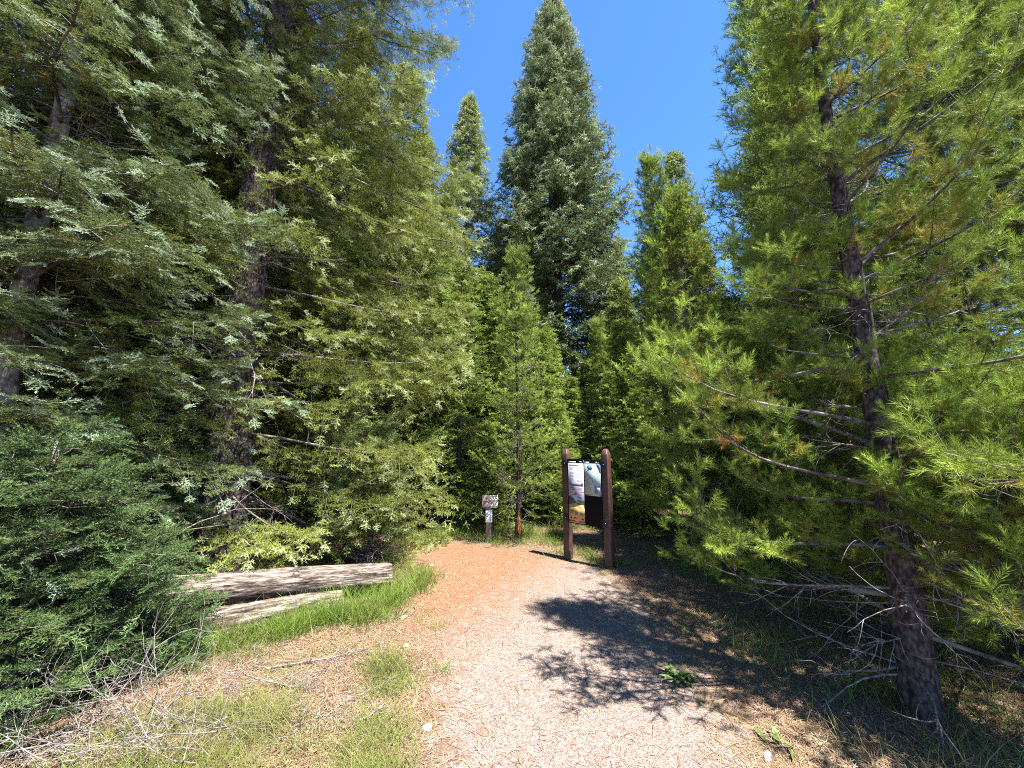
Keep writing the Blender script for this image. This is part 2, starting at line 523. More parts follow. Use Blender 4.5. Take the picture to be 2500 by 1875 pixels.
def copy_tree(o, loc, rz, s, label=None, group=None):
    c = o.copy(); col.objects.link(c)
    c.location = loc; c.rotation_euler = (0, 0, rz); c.scale = s
    if label: c['label'] = label
    if group: c['group'] = group
    for ch in list(o.children):
        k = ch.copy(); col.objects.link(k); k.parent = c
    return c

# ================================================================ GROUND
def path_centre(y):
    return np.interp(y, [-6, 2.4, 3.5, 4.9, 6.0, 7.0], [.5, .47, .36, .17, -.15, -.5])

PC = np.array([(.5, -6, .9), (.5, 1.0, .9), (.47, 2.4, .88), (.40, 3.5, 1.05), (.25, 4.4, 1.3), (.0, 5.3, 1.35), (-.6, 6.2, 1.05), (-1.7, 6.75, .8), (-3.2, 7.2, .75), (-6, 8.0, .75), (-12, 9.5, .8)])

def path_dist(x, y):
    """signed: <0 inside the path"""
    best = np.full(np.shape(x), 1e9)
    for (x0, y0, w0), (x1, y1, w1) in zip(PC[:-1], PC[1:]):
        dx, dy = x1 - x0, y1 - y0
        t = np.clip(((x - x0) * dx + (y - y0) * dy) / (dx * dx + dy * dy), 0, 1)
        d = np.hypot(x - x0 - t * dx, y - y0 - t * dy) - (w0 + t * (w1 - w0))
        best = np.minimum(best, d)
    return best

def gh(x, y):
    x = np.asarray(x, float); y = np.asarray(y, float)
    m = np.clip(path_dist(x, y) / 1.2, 0, 1)
    far = np.clip((np.hypot(x, y) - 8) / 30, 0, 1)
    return m * (0.05 * wob(x, y, .8) + 0.025 * wob(x, y, 2.7, 3) + 0.03) + far * .6 * wob(x, y, .12, 5)

def g1(x, y): return float(gh(np.array([x]), np.array([y]))[0])

def ground_mat(name, path):
    m, t, N, L, B = nt(name)
    tc = N.new('ShaderNodeTexCoord')
    def noise(s, d=6, rgh=.6):
        n = N.new('ShaderNodeTexNoise'); n.inputs['Scale'].default_value = s; n.inputs['Detail'].default_value = d
        n.inputs['Roughness'].default_value = rgh
        L.new(tc.outputs['Object'], n.inputs['Vector']); return n
    def mix(f, a, b, mode='MIX'):
        x = N.new('ShaderNodeMix'); x.data_type = 'RGBA'; x.blend_type = mode
        if isinstance(f, float): x.inputs[0].default_value = f
        else: L.new(f, x.inputs[0])
        for i, c in ((6, a), (7, b)):
            if isinstance(c, tuple): x.inputs[i].default_value = (*c, 1)
            else: L.new(c, x.inputs[i])
        return x.outputs[2]
    big = noise(0.9, 4); fine = noise(46, 10, .85); mid = noise(7, 5)
    # needle duff
    r1 = ramp(N, [(.36, (0.032, 0.016, 0.013)), (.5, (0.126, 0.077, 0.059)), (.64, (0.252, 0.180, 0.140))]); L.new(fine.outputs[0], r1.inputs[0])
    r1b = ramp(N, [(.35, (0.068, 0.051, 0.025)), (.6, (0.170, 0.132, 0.072))]); L.new(fine.outputs[0], r1b.inputs[0])
    rb = ramp(N, [(.45, (0, 0, 0)), (.6, (1, 1, 1))]); L.new(big.outputs[0], rb.inputs[0])
    duff = mix(rb.outputs[0], r1.outputs[0], r1b.outputs[0])
    vo = N.new('ShaderNodeTexVoronoi'); vo.inputs['Scale'].default_value = 130; L.new(tc.outputs['Object'], vo.inputs['Vector'])
    vo2 = N.new('ShaderNodeTexVoronoi'); vo2.inputs['Scale'].default_value = 42; L.new(tc.outputs['Object'], vo2.inputs['Vector'])
    height = fine.outputs[0]
    if path:
        sp = N.new('ShaderNodeSeparateColor'); L.new(vo.outputs['Color'], sp.inputs[0])
        rg_ = ramp(N, [(0, (0.112, 0.086, 0.077)), (.35, (0.181, 0.146, 0.129)), (.75, (0.232, 0.191, 0.170)), (1, (0.327, 0.288, 0.262))])
        L.new(sp.outputs[0], rg_.inputs[0])
        ro_ = ramp(N, [(0, (0.101, 0.046, 0.028)), (.35, (0.168, 0.084, 0.046)), (.75, (0.227, 0.126, 0.071)), (1, (0.311, 0.206, 0.134))])
        L.new(sp.outputs[0], ro_.inputs[0])
        at = N.new('ShaderNodeAttribute'); at.attribute_name = 'orange'
        ad = N.new('ShaderNodeMath'); ad.operation = 'ADD'; ad.use_clamp = True
        sc_ = N.new('ShaderNodeMapRange'); sc_.inputs[1].default_value = .3; sc_.inputs[2].default_value = .7
        sc_.inputs[3].default_value = -.3; sc_.inputs[4].default_value = .3
        L.new(mid.outputs[0], sc_.inputs[0]); L.new(at.outputs['Fac'], ad.inputs[0]); L.new(sc_.outputs[0], ad.inputs[1])
        mu = N.new('ShaderNodeMath'); mu.operation = 'MULTIPLY'; L.new(ad.outputs[0], mu.inputs[0]); L.new(at.outputs['Fac'], mu.inputs[1])
        gr = mix(ad.outputs[0], rg_.outputs[0], ro_.outputs[0])
        # darker gaps between grains
        rd = ramp(N, [(.3, (1, 1, 1)), (.8, (.6, .55, .53))]); L.new(vo.outputs['Distance'], rd.inputs[0])
        gr = mix(1.0, gr, rd.outputs[0], 'MULTIPLY')
        ed = N.new('ShaderNodeAttribute'); ed.attribute_name = 'edge'
        e2 = N.new('ShaderNodeMath'); e2.operation = 'ADD'
        m3 = N.new('ShaderNodeMath'); m3.operation = 'MULTIPLY_ADD'; m3.inputs[1].default_value = 2.4; m3.inputs[2].default_value = -1.2
        L.new(mid.outputs[0], m3.inputs[0]); L.new(m3.outputs[0], e2.inputs[0]); L.new(ed.outputs['Fac'], e2.inputs[1])
        re = ramp(N, [(.35, (0, 0, 0)), (.75, (1, 1, 1))]); L.new(e2.outputs[0], re.inputs[0])
        out = mix(re.outputs[0], gr, duff)
        height = vo.outputs['Distance']
        inv = True
    else:
        out = duff; inv = False
    L.new(out, B.inputs['Base Color'])
    B.inputs['Roughness'].default_value = 0.95
    B.inputs['Specular IOR Level'].default_value = 0.15
    bp = N.new('ShaderNodeBump'); bp.inputs['Strength'].default_value = 0.8; bp.inputs['Distance'].default_value = 0.008
    bp.invert = inv
    L.new(height, bp.inputs['Height'])
    bp2 = N.new('ShaderNodeBump'); bp2.inputs['Strength'].default_value = 0.5; bp2.inputs['Distance'].default_value = 0.03
    L.new(mid.outputs[0], bp2.inputs['Height']); L.new(bp.outputs[0], bp2.inputs['Normal'])
    L.new(bp2.outputs[0], B.inputs['Normal'])
    return m

u = np.linspace(-1, 1, 260)
g = np.sinh(u * 5.0) / math.sinh(5.0) * 900
GX, GY = np.meshgrid(g, g + 3.0)
GZ = gh(GX, GY) - 0.012 * (path_dist(GX, GY) < 0.0)
idx = np.arange(GX.size).reshape(GX.shape)
Q = np.stack([idx[:-1, :-1], idx[:-1, 1:], idx[1:, 1:], idx[1:, :-1]], -1).reshape(-1, 4)
gobj = add_obj('ground', make_mesh('ground', np.stack([GX, GY, GZ], -1).reshape(-1, 3), [Q], ground_mat('forest_floor', False), smooth=True))
tag(gobj, kind='structure')

# path sheet
gx = np.arange(-8, 3.2, 0.06); gy = np.arange(-3, 10.5, 0.06)
PX, PY = np.meshgrid(gx, gy)
PD = path_dist(PX, PY)
PZ = gh(PX, PY) + 0.006
inside = PD < 0.32 + 0.1 * wob(PX, PY, 4)
idx = np.arange(PX.size).reshape(PX.shape)
Q = np.stack([idx[:-1, :-1], idx[:-1, 1:], idx[1:, 1:], idx[1:, :-1]], -1).reshape(-1, 4)
km = (inside[:-1, :-1] & inside[:-1, 1:] & inside[1:, 1:] & inside[1:, :-1]).ravel()
Q = Q[km]
used, inv_ = np.unique(Q, return_inverse=True)
V = np.stack([PX, PY, PZ], -1).reshape(-1, 3)[used]
pm = make_mesh('path', V, [inv_.reshape(-1, 4)], ground_mat('gravel_path', True), smooth=True)
pd_ = PD.ravel()[used]
a = pm.attributes.new('edge', 'FLOAT', 'POINT'); a.data.foreach_set('value', np.clip((pd_ + 0.38) / 0.6, 0, 1).astype(np.float32))
ora = np.clip((V[:, 1] - 3.6 - 1.9 * V[:, 0] * (V[:, 1] < 12)) / 2.4, 0, 1)
a = pm.attributes.new('orange', 'FLOAT', 'POINT'); a.data.foreach_set('value', ora.astype(np.float32))
tag(add_obj('path', pm), kind='structure')

# ---------------------------------------------------------------- scatter: gravel, litter, grass
rg = np.random.default_rng(77)
def scatter_stones(n, xs, ys, cond, size, seed):
    r_ = np.random.default_rng(seed)
    x = r_.uniform(*xs, n); y = r_.uniform(ys[0] ** .5, ys[1] ** .5, n) ** 2
    k = cond(x, y, r_); x, y = x[k], y[k]; n = len(x)
    th = np.array([[1, 0, 0], [.5, .87, 0], [-.5, .87, 0], [-1, 0, 0], [-.5, -.87, 0], [.5, -.87, 0], [.35, .3, .75], [-.4, .25, .7], [0, -.45, .72]])
    F = np.array([[0, 1, 6], [1, 2, 7], [1, 7, 6], [2, 3, 7], [3, 4, 8], [3, 8, 7], [4, 5, 8], [5, 0, 6], [5, 6, 8], [6, 7, 8]])
    s = r_.gamma(2.2, size / 2.2, n)
    s = np.clip(s, size * .3, size * 4)
    V = th[None] * s[:, None, None] * (1 + r_.normal(0, .18, (n, 9, 3))) * np.stack([r_.uniform(.8, 1.3, n), r_.uniform(.6, 1, n), r_.uniform(.5, .9, n)], -1)[:, None, :]
    a = r_.random(n) * 6.28; ca, sa = np.cos(a)[:, None], np.sin(a)[:, None]
    X = V[..., 0] * ca - V[..., 1] * sa + x[:, None]; Y = V[..., 0] * sa + V[..., 1] * ca + y[:, None]
    Z = V[..., 2] + gh(x, y)[:, None] + 0.004
    VV = np.stack([X, Y, Z], -1).reshape(-1, 3)
    FF = (F[None] + 9 * np.arange(n)[:, None, None]).reshape(-1, 3)
    return VV, FF, np.repeat(r_.random(n), len(F))

stone_m = tint_mat('pebble_stone', [(0, (0.085, 0.068, 0.060)), (.4, (0.170, 0.145, 0.128)), (.8, (0.255, 0.221, 0.196)), (1, (0.340, 0.306, 0.281))], .85)
V, F, T = scatter_stones(15000, (-2.2, 2.6), (1.6, 6.5), lambda x, y, r: (path_dist(x, y) < r.normal(.0, .18, len(x))), 0.0042, 5)
V2, F2, T2 = scatter_stones(260, (-2.5, 2.6), (1.6, 6.5), lambda x, y, r: (path_dist(x, y) < r.normal(.25, .3, len(x))) & (path_dist(x, y) > -.6), 0.013, 6)
tag(add_obj('gravel', make_mesh('gravel', np.concatenate([V, V2]), [np.concatenate([F, F2 + len(V)])], stone_m, np.concatenate([T, T2]))),
    'loose pale gravel and pebbles on the trail', 'gravel', kind='stuff')

def ribbons(n, x, y, length, width, lean, rgx, seg=3, flat=False, zoff=0.0, curl=.6):
    """blades: n tapered ribbons"""
    a = rgx.random(n) * 6.28
    d = np.stack([np.cos(a), np.sin(a)], 1)
    s = np.linspace(0, 1, seg + 1)
    L_ = length[:, None]; le = lean[:, None]
    out = L_ * (le * s + curl * le * s ** 2)
    if flat:
        up = 0.012 * np.sin(s * 3.1)[None] * rgx.uniform(.2, 1.5, (n, 1)) + zoff
        out = L_ * s
        bend = L_ * rgx.normal(0, .15, (n, 1)) * np.sin(s * 3.1)[None]
    else:
        up = L_ * (s - .35 * le * s ** 2) + zoff
        bend = np.zeros((n, seg + 1))
    px = x[:, None] + out * d[:, :1] - bend * d[:, 1:]
    py = y[:, None] + out * d[:, 1:] + bend * d[:, :1]
    pz = gh(x, y)[:, None] + up
    C = np.stack([px, py, pz], -1)
    b = rgx.random(n) * 6.28 if not flat else a + 1.57
    wv = np.stack([np.cos(b), np.sin(b), 0 * b], 1)[:, None, :] * (width[:, None] * .5 * (1 - s ** 2 * .92))[:, :, None]
    Lf, Rt = C + wv, C - wv
    V = np.stack([Lf, Rt], 2).reshape(n, -1, 3)
    q = np.array([[2 * i, 2 * i + 1, 2 * i + 3, 2 * i + 2] for i in range(seg)])
    Qd = (q[None] + (2 * (seg + 1)) * np.arange(n)[:, None, None]).reshape(-1, 4)
    return V.reshape(-1, 3), Qd, seg

litter_m = tint_mat('litter', [(0, (0.072, 0.036, 0.023)), (.3, (0.153, 0.081, 0.050)), (.6, (0.225, 0.153, 0.099)), (.85, (0.306, 0.243, 0.162)), (1, (0.405, 0.360, 0.297))], .9)
def litter(n, seed):
    r_ = np.random.default_rng(seed)
    x = r_.uniform(-4, 4.6, n); y = r_.uniform(1.3, 3.2, n) ** 2
    pdv = path_dist(x, y)
    k = (pdv > r_.normal(.02, .2, n)) | (r_.random(n) < .09)
    x, y = x[k], y[k]; n = len(x)
    ln = r_.gamma(3, .022, n) + .02
    V, Qd, seg = ribbons(n, x, y, ln, r_.uniform(.0018, .0045, n), ln, r_, 2, flat=True, zoff=0.006)
    t = np.clip(r_.beta(2, 2, n), 0, 1)
    return V, Qd, np.repeat(t, seg)
V, Qd, T = litter(190000, 9)
tag(add_obj('needle_litter', make_mesh('needle_litter', V, [Qd], litter_m, T)), 'fallen brown needles and bark bits beside the trail', 'forest litter', kind='stuff')

grass_m = tint_mat('grass_blades', [(0, (0.229, 0.185, 0.106)), (.3, (0.194, 0.176, 0.062)), (.6, (0.132, 0.185, 0.031)), (1, (0.141, 0.238, 0.035))], .55, .35)

def grass_patch(name, label, clumps, seed, lw=0.004):
    r_ = np.random.default_rng(seed)
    Vs, Qs, Ts, off = [], [], [], 0
    for (cx, cy, sx, sy, n, h, tnt, lean) in clumps:
        x = r_.normal(cx, sx, n); y = r_.normal(cy, sy, n)
        ln = np.clip(r_.normal(h, h * .3, n), h * .3, h * 1.7)
        le = np.abs(r_.normal(lean, .25, n))
        V, Qd, seg = ribbons(n, x, y, ln, r_.uniform(.6, 1.3, n) * lw, le, r_, 3)
        Vs.append(V); Qs.append(Qd + off); off += len(V)
        Ts.append(np.repeat(np.clip(r_.normal(tnt, .14, n), 0, 1), seg))
    o = add_obj(name, make_mesh(name, np.concatenate(Vs), [np.concatenate(Qs)], grass_m, np.concatenate(Ts)))
    return tag(o, label, 'grass', kind='stuff')

# bright tall grass by the logs
cl = []
for i in range(26):
    t = rg.random()
    cx = -3.0 + 1.9 * t; cy = 3.35 + 1.15 * t - rg.uniform(0, .35)
    cl.append((cx, cy, .08, .07, 45, rg.uniform(.14, .26), rg.uniform(.5, .9), .45))
for i in range(22):
    t = rg.random(); cl.append((-2.75 + 1.0 * t, 3.38 + .8 * t + rg.normal(0, .05), .06, .05, 60, rg.uniform(.16, .26), rg.uniform(.5, .9), .5))
for (cx, cy) in [(-1.72, 4.3), (-1.55, 4.4), (-1.85, 4.15), (-1.4, 4.45), (-1.6, 4.2), (-1.95, 4.0), (-1.3, 4.6), (-2.0, 3.85)]:
    cl.append((cx, cy, .09, .07, 120, .27, rg.uniform(.65, .95), .5))
grass_patch('tall_grass', 'bright green tall grass growing along the fallen logs', cl, 31)
cl = [(-.97, 3.3, .11, .10, 520, .17, .47, .55), (-.82, 3.08, .10, .06, 240, .09, .6, .7), (-.55, 3.3, .05, .05, 80, .08, .55, .6),
      (-.9, 3.0, .07, .07, 120, .08, .5, .6), (-.75, 4.0, .1, .1, 120, .07, .5, .7), (-.95, 4.3, .12, .1, 150, .07, .45, .7)]
for i in range(70):
    cx = rg.uniform(-2.4, -.35); cy = rg.uniform(2.05, 2.75) - .12 * (cx + 1)
    if path_dist(np.array([cx]), np.array([cy]))[0] < .08: continue
    cl.append((cx, cy, .10, .08, 110, rg.uniform(.07, .15), rg.uniform(.35, .62), .7))
for i in range(26):
    cl.append((rg.uniform(-2.6, -.8), rg.uniform(2.8, 3.7), .08, .07, 40, rg.uniform(.06, .14), rg.uniform(.3, .7), .7))
grass_patch('thin_grass', 'thin yellow green grass beside the gravel in the foreground', cl, 32, .003)
cl = []
for i in range(45):
    cx = rg.uniform(1.75, 3.6); cy = rg.uniform(2.2, 4.3)
    if path_dist(np.array([cx]), np.array([cy]))[0] < .15: continue
    cl.append((cx, cy, .12, .1, 55, rg.uniform(.08, .2), rg.uniform(.3, .7), .6))
for i in range(40):
    cl.append((rg.uniform(2.2, 4.2), rg.uniform(5.0, 6.6), .14, .12, 70, rg.uniform(.1, .2), rg.uniform(.5, .8), .5))
grass_patch('shade_grass', 'dull green grass under the pines on the right', cl, 33, .004)
cl = []
for i in range(26):
    cx = rg.uniform(-2.2, 1.0)
    cl.append((cx, 7.55 + rg.uniform(-.1, .6) + .05 * abs(cx), .16, .12, 130, rg.uniform(.10, .22), rg.uniform(.45, .8), .4))
for (cx, cy) in [(.75, 7.1), (.6, 7.3), (.85, 6.6), (1.3, 6.15), (1.55, 6.0), (1.2, 6.5), (.2, 7.35), (-.2, 7.3)]:
    cl.append((cx, cy, .12, .1, 160, .13, .65, .5))
for i in range(150):
    cl.append((rg.uniform(-5, 7), rg.uniform(8.0, 14), .25, .25, 70, rg.uniform(.1, .22), rg.uniform(.3, .65), .5))
for i in range(20):
    cl.append((-1.25 + rg.normal(0, .12), 4.7 + rg.uniform(-.3, 1.0), .08, .1, 90, .17, rg.uniform(.4, .7), .5))
for i in range(40):
    cl.append((rg.uniform(-5.5, -1.6), rg.uniform(5.0, 6.6), .2, .2, 80, .16, rg.uniform(.4, .7), .5))
grass_patch('forest_grass', 'pale green grass under the trees around the clearing', cl, 34, .006)

# ================================================================ LOGS
def log_mat():
    m, t, N, L, B = nt('weathered_log')
    tc = N.new('ShaderNodeTexCoord')
    mp = N.new('ShaderNodeMapping'); mp.inputs['Scale'].default_value = (.12, 1, 1)
    L.new(tc.outputs['Object'], mp.inputs[0])
    n1 = N.new('ShaderNodeTexNoise'); n1.inputs['Scale'].default_value = 45; n1.inputs['Detail'].default_value = 8; n1.inputs['Roughness'].default_value = .7
    L.new(mp.outputs[0], n1.inputs['Vector'])
    mp2 = N.new('ShaderNodeMapping'); mp2.inputs['Scale'].default_value = (.3, 1, 1)
    L.new(tc.outputs['Object'], mp2.inputs[0])
    n2 = N.new('ShaderNodeTexNoise'); n2.inputs['Scale'].default_value = 9; n2.inputs['Detail'].default_value = 10; n2.inputs['Roughness'].default_value = .7
    L.new(mp2.outputs[0], n2.inputs['Vector'])
    r1 = ramp(N, [(.37, (0.031, 0.022, 0.019)), (.5, (0.149, 0.118, 0.099)), (.61, (0.36, 0.325, 0.295))]); L.new(n1.outputs[0], r1.inputs[0])
    r2 = ramp(N, [(.30, (.72, .52, .40)), (.38, (.85, .82, .8)), (.5, (1, 1, 1)), (.57, (.40, .36, .34)), (.7, (.30, .27, .26))]); L.new(n2.outputs[0], r2.inputs[0])
    mx = N.new('ShaderNodeMix'); mx.data_type = 'RGBA'; mx.blend_type = 'MULTIPLY'; mx.inputs[0].default_value = 1
    L.new(r1.outputs[0], mx.inputs[6]); L.new(r2.outputs[0], mx.inputs[7]); L.new(mx.outputs[2], B.inputs['Base Color'])
    B.inputs['Roughness'].default_value = .9; B.inputs['Specular IOR Level'].default_value = .15
    bp = N.new('ShaderNodeBump'); bp.inputs['Strength'].default_value = .9; bp.inputs['Distance'].default_value = .035
    L.new(n1.outputs[0], bp.inputs['Height']); L.new(bp.outputs[0], B.inputs['Normal'])
    return m
M['log_wood'] = log_mat()
M['cut_wood'] = plain('cut_wood', (0.216, 0.180, 0.150), .85, .2, .35, 30)

def make_log(name, a, b, ra, rb, label, seed):
    r_ = np.random.default_rng(seed)
    a = np.array(a, float); b = np.array(b, float)
    Lg = np.linalg.norm(b - a)
    root = empty(name, tuple(a)); tag(root, label, 'log')
    root.rotation_euler = Vector(b - a).to_track_quat('X', 'Z').to_euler()
    n, k = 90, 40
    t = np.linspace(0, 1, n); an = np.arange(k) * 2 * math.pi / k
    A, T_ = np.meshgrid(an, t)
    R = (ra + (rb - ra) * T_) * (1 + .05 * np.sin(2 * A + 3 * T_) + .035 * np.sin(5 * A + 9 * T_ + 1) + .025 * np.sin(11 * A + 4 * T_) + r_.normal(0, .008, A.shape))
    # lengthwise cracks
    for ph, dp in ((1.2, .12), (2.6, .09), (-.4, .07), (3.9, .1), (5.1, .08)):
        dA = np.angle(np.exp(1j * (A - ph - .25 * np.sin(5 * T_ + ph))))
        R *= 1 - 1.5 * dp * np.exp(-(dA / .07) ** 2)
    V = np.stack([T_ * Lg, R * np.cos(A), R * np.sin(A) + .03 * np.sin(T_ * 3)], -1).reshape(-1, 3)
    idx = np.arange(n * k).reshape(n, k)
    q = np.stack([idx[:-1], np.roll(idx, -1, 1)[:-1], np.roll(idx, -1, 1)[1:], idx[1:]], -1).reshape(-1, 4)
    add_obj('bark', make_mesh('bark', V, [q], M['log_wood'], smooth=True), root)
    # cut faces: concentric rings, slightly proud
    for end, sg in ((0, -1), (n - 1, 1)):
        ring = V[idx[end]]
        c = ring.mean(0)
        VV = np.concatenate([c + (ring - c) * f + np.array([sg * .004 * (1 - f), 0, 0]) for f in (1.0, .8, .6, .4, .2)] + [c[None]])
        quads = np.array([[i * k + j, i * k + (j + 1) % k, (i + 1) * k + (j + 1) % k, (i + 1) * k + j] for i in range(4) for j in range(k)])
        tr = np.array([[4 * k + j, 4 * k + (j + 1) % k, 5 * k] for j in range(k)])
        add_obj('cut_end', make_mesh('cut_end', VV, [quads, tr], M['cut_wood']), root)
    return root

make_log('fallen_log', (-3.75, 3.55, .38), (-1.5, 5.0, .165), .155, .155, 'pale weathered log with a clean sawn right end, upper of the two logs', 3)
make_log('fallen_log', (-2.98, 3.53, .12), (-1.85, 4.47, .06), .15, .13, 'darker half buried log in the grass, lower of the two logs', 4)

# ================================================================ SIGNS
def box(bm_list, x0, x1, y0, y1, z0, z1):
    V = np.array([[x, y, z] for z in (z0, z1) for y in (y0, y1) for x in (x0, x1)], float)
    Qb = np.array([[0, 2, 3, 1], [4, 5, 7, 6], [0, 1, 5, 4], [2, 6, 7, 3], [0, 4, 6, 2], [1, 3, 7, 5]])
    bm_list.append((V, Qb))

def boxes(name, lst, mat, parent, bevel=0):
    V, Qb = join(lst)
    o = add_obj(name, make_mesh(name, V, [Qb], mat), parent)
    if bevel:
        md = o.modifiers.new('bevel', 'BEVEL'); md.width = bevel; md.segments = 2
    return o

def poly_prism(pts, y0, y1):
    """polygon in xz, thin prism between y0 and y1 (returned as ngon-free fan) """
    import bmesh
    bm = bmesh.new()
    vs = [bm.verts.new((x, y0, z)) for x, z in pts]
    f = bm.faces.new(vs)
    r = bmesh.ops.extrude_face_region(bm, geom=[f])
    for v in [e for e in r['geom'] if isinstance(e, bmesh.types.BMVert)]: v.co.y = y1
    bmesh.ops.triangulate(bm, faces=bm.faces)
    bmesh.ops.recalc_face_normals(bm, faces=bm.faces)
    bm.verts.ensure_lookup_table(); bm.verts.index_update()
    V = np.array([v.co[:] for v in bm.verts]); F = np.array([[v.index for v in f.verts] for f in bm.faces])
    bm.free()
    return V, F

def prisms(name, plist, mat, parent, y0, y1):
    V, F = join([poly_prism(p, y0, y1) for p in plist])
    return add_obj(name, make_mesh(name, V, [F], mat), parent)

post_m = plain('painted_post', (0.061, 0.030, 0.026), .5, .4, .35, 14)
black_m = plain('black_panel', (.004, .004, .005), .6, .08)
black2_m = plain('black_print', (.012, .012, .018), .5, .4)
bolt_m = plain('steel_bolt', (.75, .75, .75), .3, .5, metal=.6)
ink_m = plain('ink', (0.078, 0.078, 0.120), .6, .3)
dark_m = plain('dark_ink', (.03, .03, .04), .6, .3)
paper_m = plain('poster_paper', (0.341, 0.341, 0.407), .6, .12)
map_m = plain('map_paper', (0.319, 0.385, 0.385), .6, .12)
lake_m = plain('map_lake', (0.096, 0.180, 0.372), .6, .12)
tan_m = plain('tan_bar', (0.180, 0.156, 0.168), .5, .3)
legend_m = plain('map_legend', (.27, .33, .45), .5, .3)
sand_m = plain('poster_yellow', (0.446, 0.310, 0.124), .6, .12)
peach_m = plain('poster_peach', (.70, .55, .45), .6, .12)
red_m = plain('poster_red', (0.420, 0.032, 0.021), .4, .4)
white_m = plain('white_print', (.8, .8, .8), .5, .3)

wa = math.atan2(5.85 - 6.36, 1.40 - .88)
K = empty('trailhead_signboard', ((.88 + 1.40) / 2, (6.36 + 5.85) / 2, 0), wa)
tag(K, 'black information board with posters and map between two dark red-brown posts', 'signboard')
HW = .365
def post(px):
    n = 12
    # rounded square section with slanted facets at top
    w = .054
    sec = []
    for cxs, cys, a0 in ((1, 1, 0), (-1, 1, 90), (-1, -1, 180), (1, -1, 270)):
        for q in range(4):
            aa = math.radians(a0 + q * 30)
            sec.append((cxs * (w - .010) + .010 * math.cos(aa), cys * (w - .010) + .010 * math.sin(aa)))
    sec = np.array(sec); k = len(sec)
    zs = np.array([-.1, .02, .5, 1.0, 1.5, 1.61, 1.612, 1.69]); f = np.array([1.03, 1.02, 1, 1, 1, 1, .985, .48])
    V = np.concatenate([np.column_stack([sec * ff, np.full(k, zz)]) for zz, ff in zip(zs, f)]) + np.array([px, 0, 0])
    idx = np.arange(len(zs) * k).reshape(len(zs), k)
    q = np.stack([idx[:-1], np.roll(idx, -1, 1)[:-1], np.roll(idx, -1, 1)[1:], idx[1:]], -1).reshape(-1, 4)
    V = np.concatenate([V, [[px, 0, 1.696]]])
    tr = np.array([[idx[-1, j], idx[-1, (j + 1) % k], len(V) - 1] for j in range(k)])
    return add_obj('post', make_mesh('post', V, [q, tr], post_m), K)
post(-HW); post(HW)
ZB, ZT = .56, 1.535
XL, XR = -HW + .058, HW - .056
l = []; box(l, XL, XR, -.056, -.030, ZB, ZT); boxes('panel', l, black_m, K, .002)
for sx, zz in ((-1, ZT - .07), (-1, ZB + .07), (1, ZT - .07), (1, ZB + .07)):
    l = []
    xa = XL + .004 if sx < 0 else XR - .004
    box(l, min(xa, xa + sx * .085), max(xa, xa + sx * .085), -.063, -.056, zz - .062, zz + .062)
    b = boxes('bracket', l, black2_m, K, .002)
    l = []; xb = xa + sx * .05; box(l, xb - .006, xb + .006, -.068, -.063, zz - .006, zz + .006)
    boxes('bolt', l, bolt_m, b, .002)
W = XR - XL; Hh = ZT - ZB
def uv(u_, v_): return XL + u_ * W, ZT - v_ * Hh
def rect(u0, v0, u1, v1):
    x0, z1 = uv(u0, v0); x1, z0 = uv(u1, v1); return x0, x1, z0, z1
def sheet(name, u0, v0, u1, v1, mat, y0, parent):
    l = []; x0, x1, z0, z1 = rect(u0, v0, u1, v1); box(l, x0, x1, y0 - .0015, y0, z0, z1)
    return boxes(name, l, mat, parent)
def lines(name, rects, mat, y0, parent):
    l = []
    for (u0, v0, u1, v1) in rects:
        x0, x1, z0, z1 = rect(u0, v0, u1, v1); box(l, x0, x1, y0 - .0008, y0 - .00002, z0, z1)
    return boxes(name, l, mat, parent)
Y0 = -.0562; Y1 = Y0 - .0016; Y2 = Y1 - .0010
info = sheet('rules_poster', .03, .065, .50, .985, paper_m, Y0, K)
rr = random.Random(4)
# header strip words on black
for q_ in [(.05, .040, .27, .055), (.36, .038, .43, .046), (.445, .036, .46, .05), (.53, .040, .67, .055), (.84, .038, .90, .046), (.92, .036, .935, .05), (.50, .02, .505, .058)]: lines('header_text', [q_], white_m, Y0 + .0002, K)
for q_ in [(.06, .09, .36, .108), (.07, .375, .47, .425)]: lines('heading_bar', [q_], tan_m, Y1, info)
tl = []
for c0, blocks in ((.07, [(.13, 5), (.21, 4), (.26, 3), (.31, 2), (.445, 2), (.47, 2)]), (.28, [(.13, 4), (.185, 5), (.235, 3), (.275, 3), (.33, 4), (.445, 2), (.47, 2)])):
    for v0, nl in blocks:
        for i in range(nl):
            tl.append((c0 + (.02 if i else 0), v0 + i * .0095, c0 + rr.uniform(.10, .18), v0 + i * .0095 + .004))
lines('poster_text', tl, ink_m, Y1, info)
lines('red_rule', [(.03, .505, .50, .513)], red_m, Y1, info)
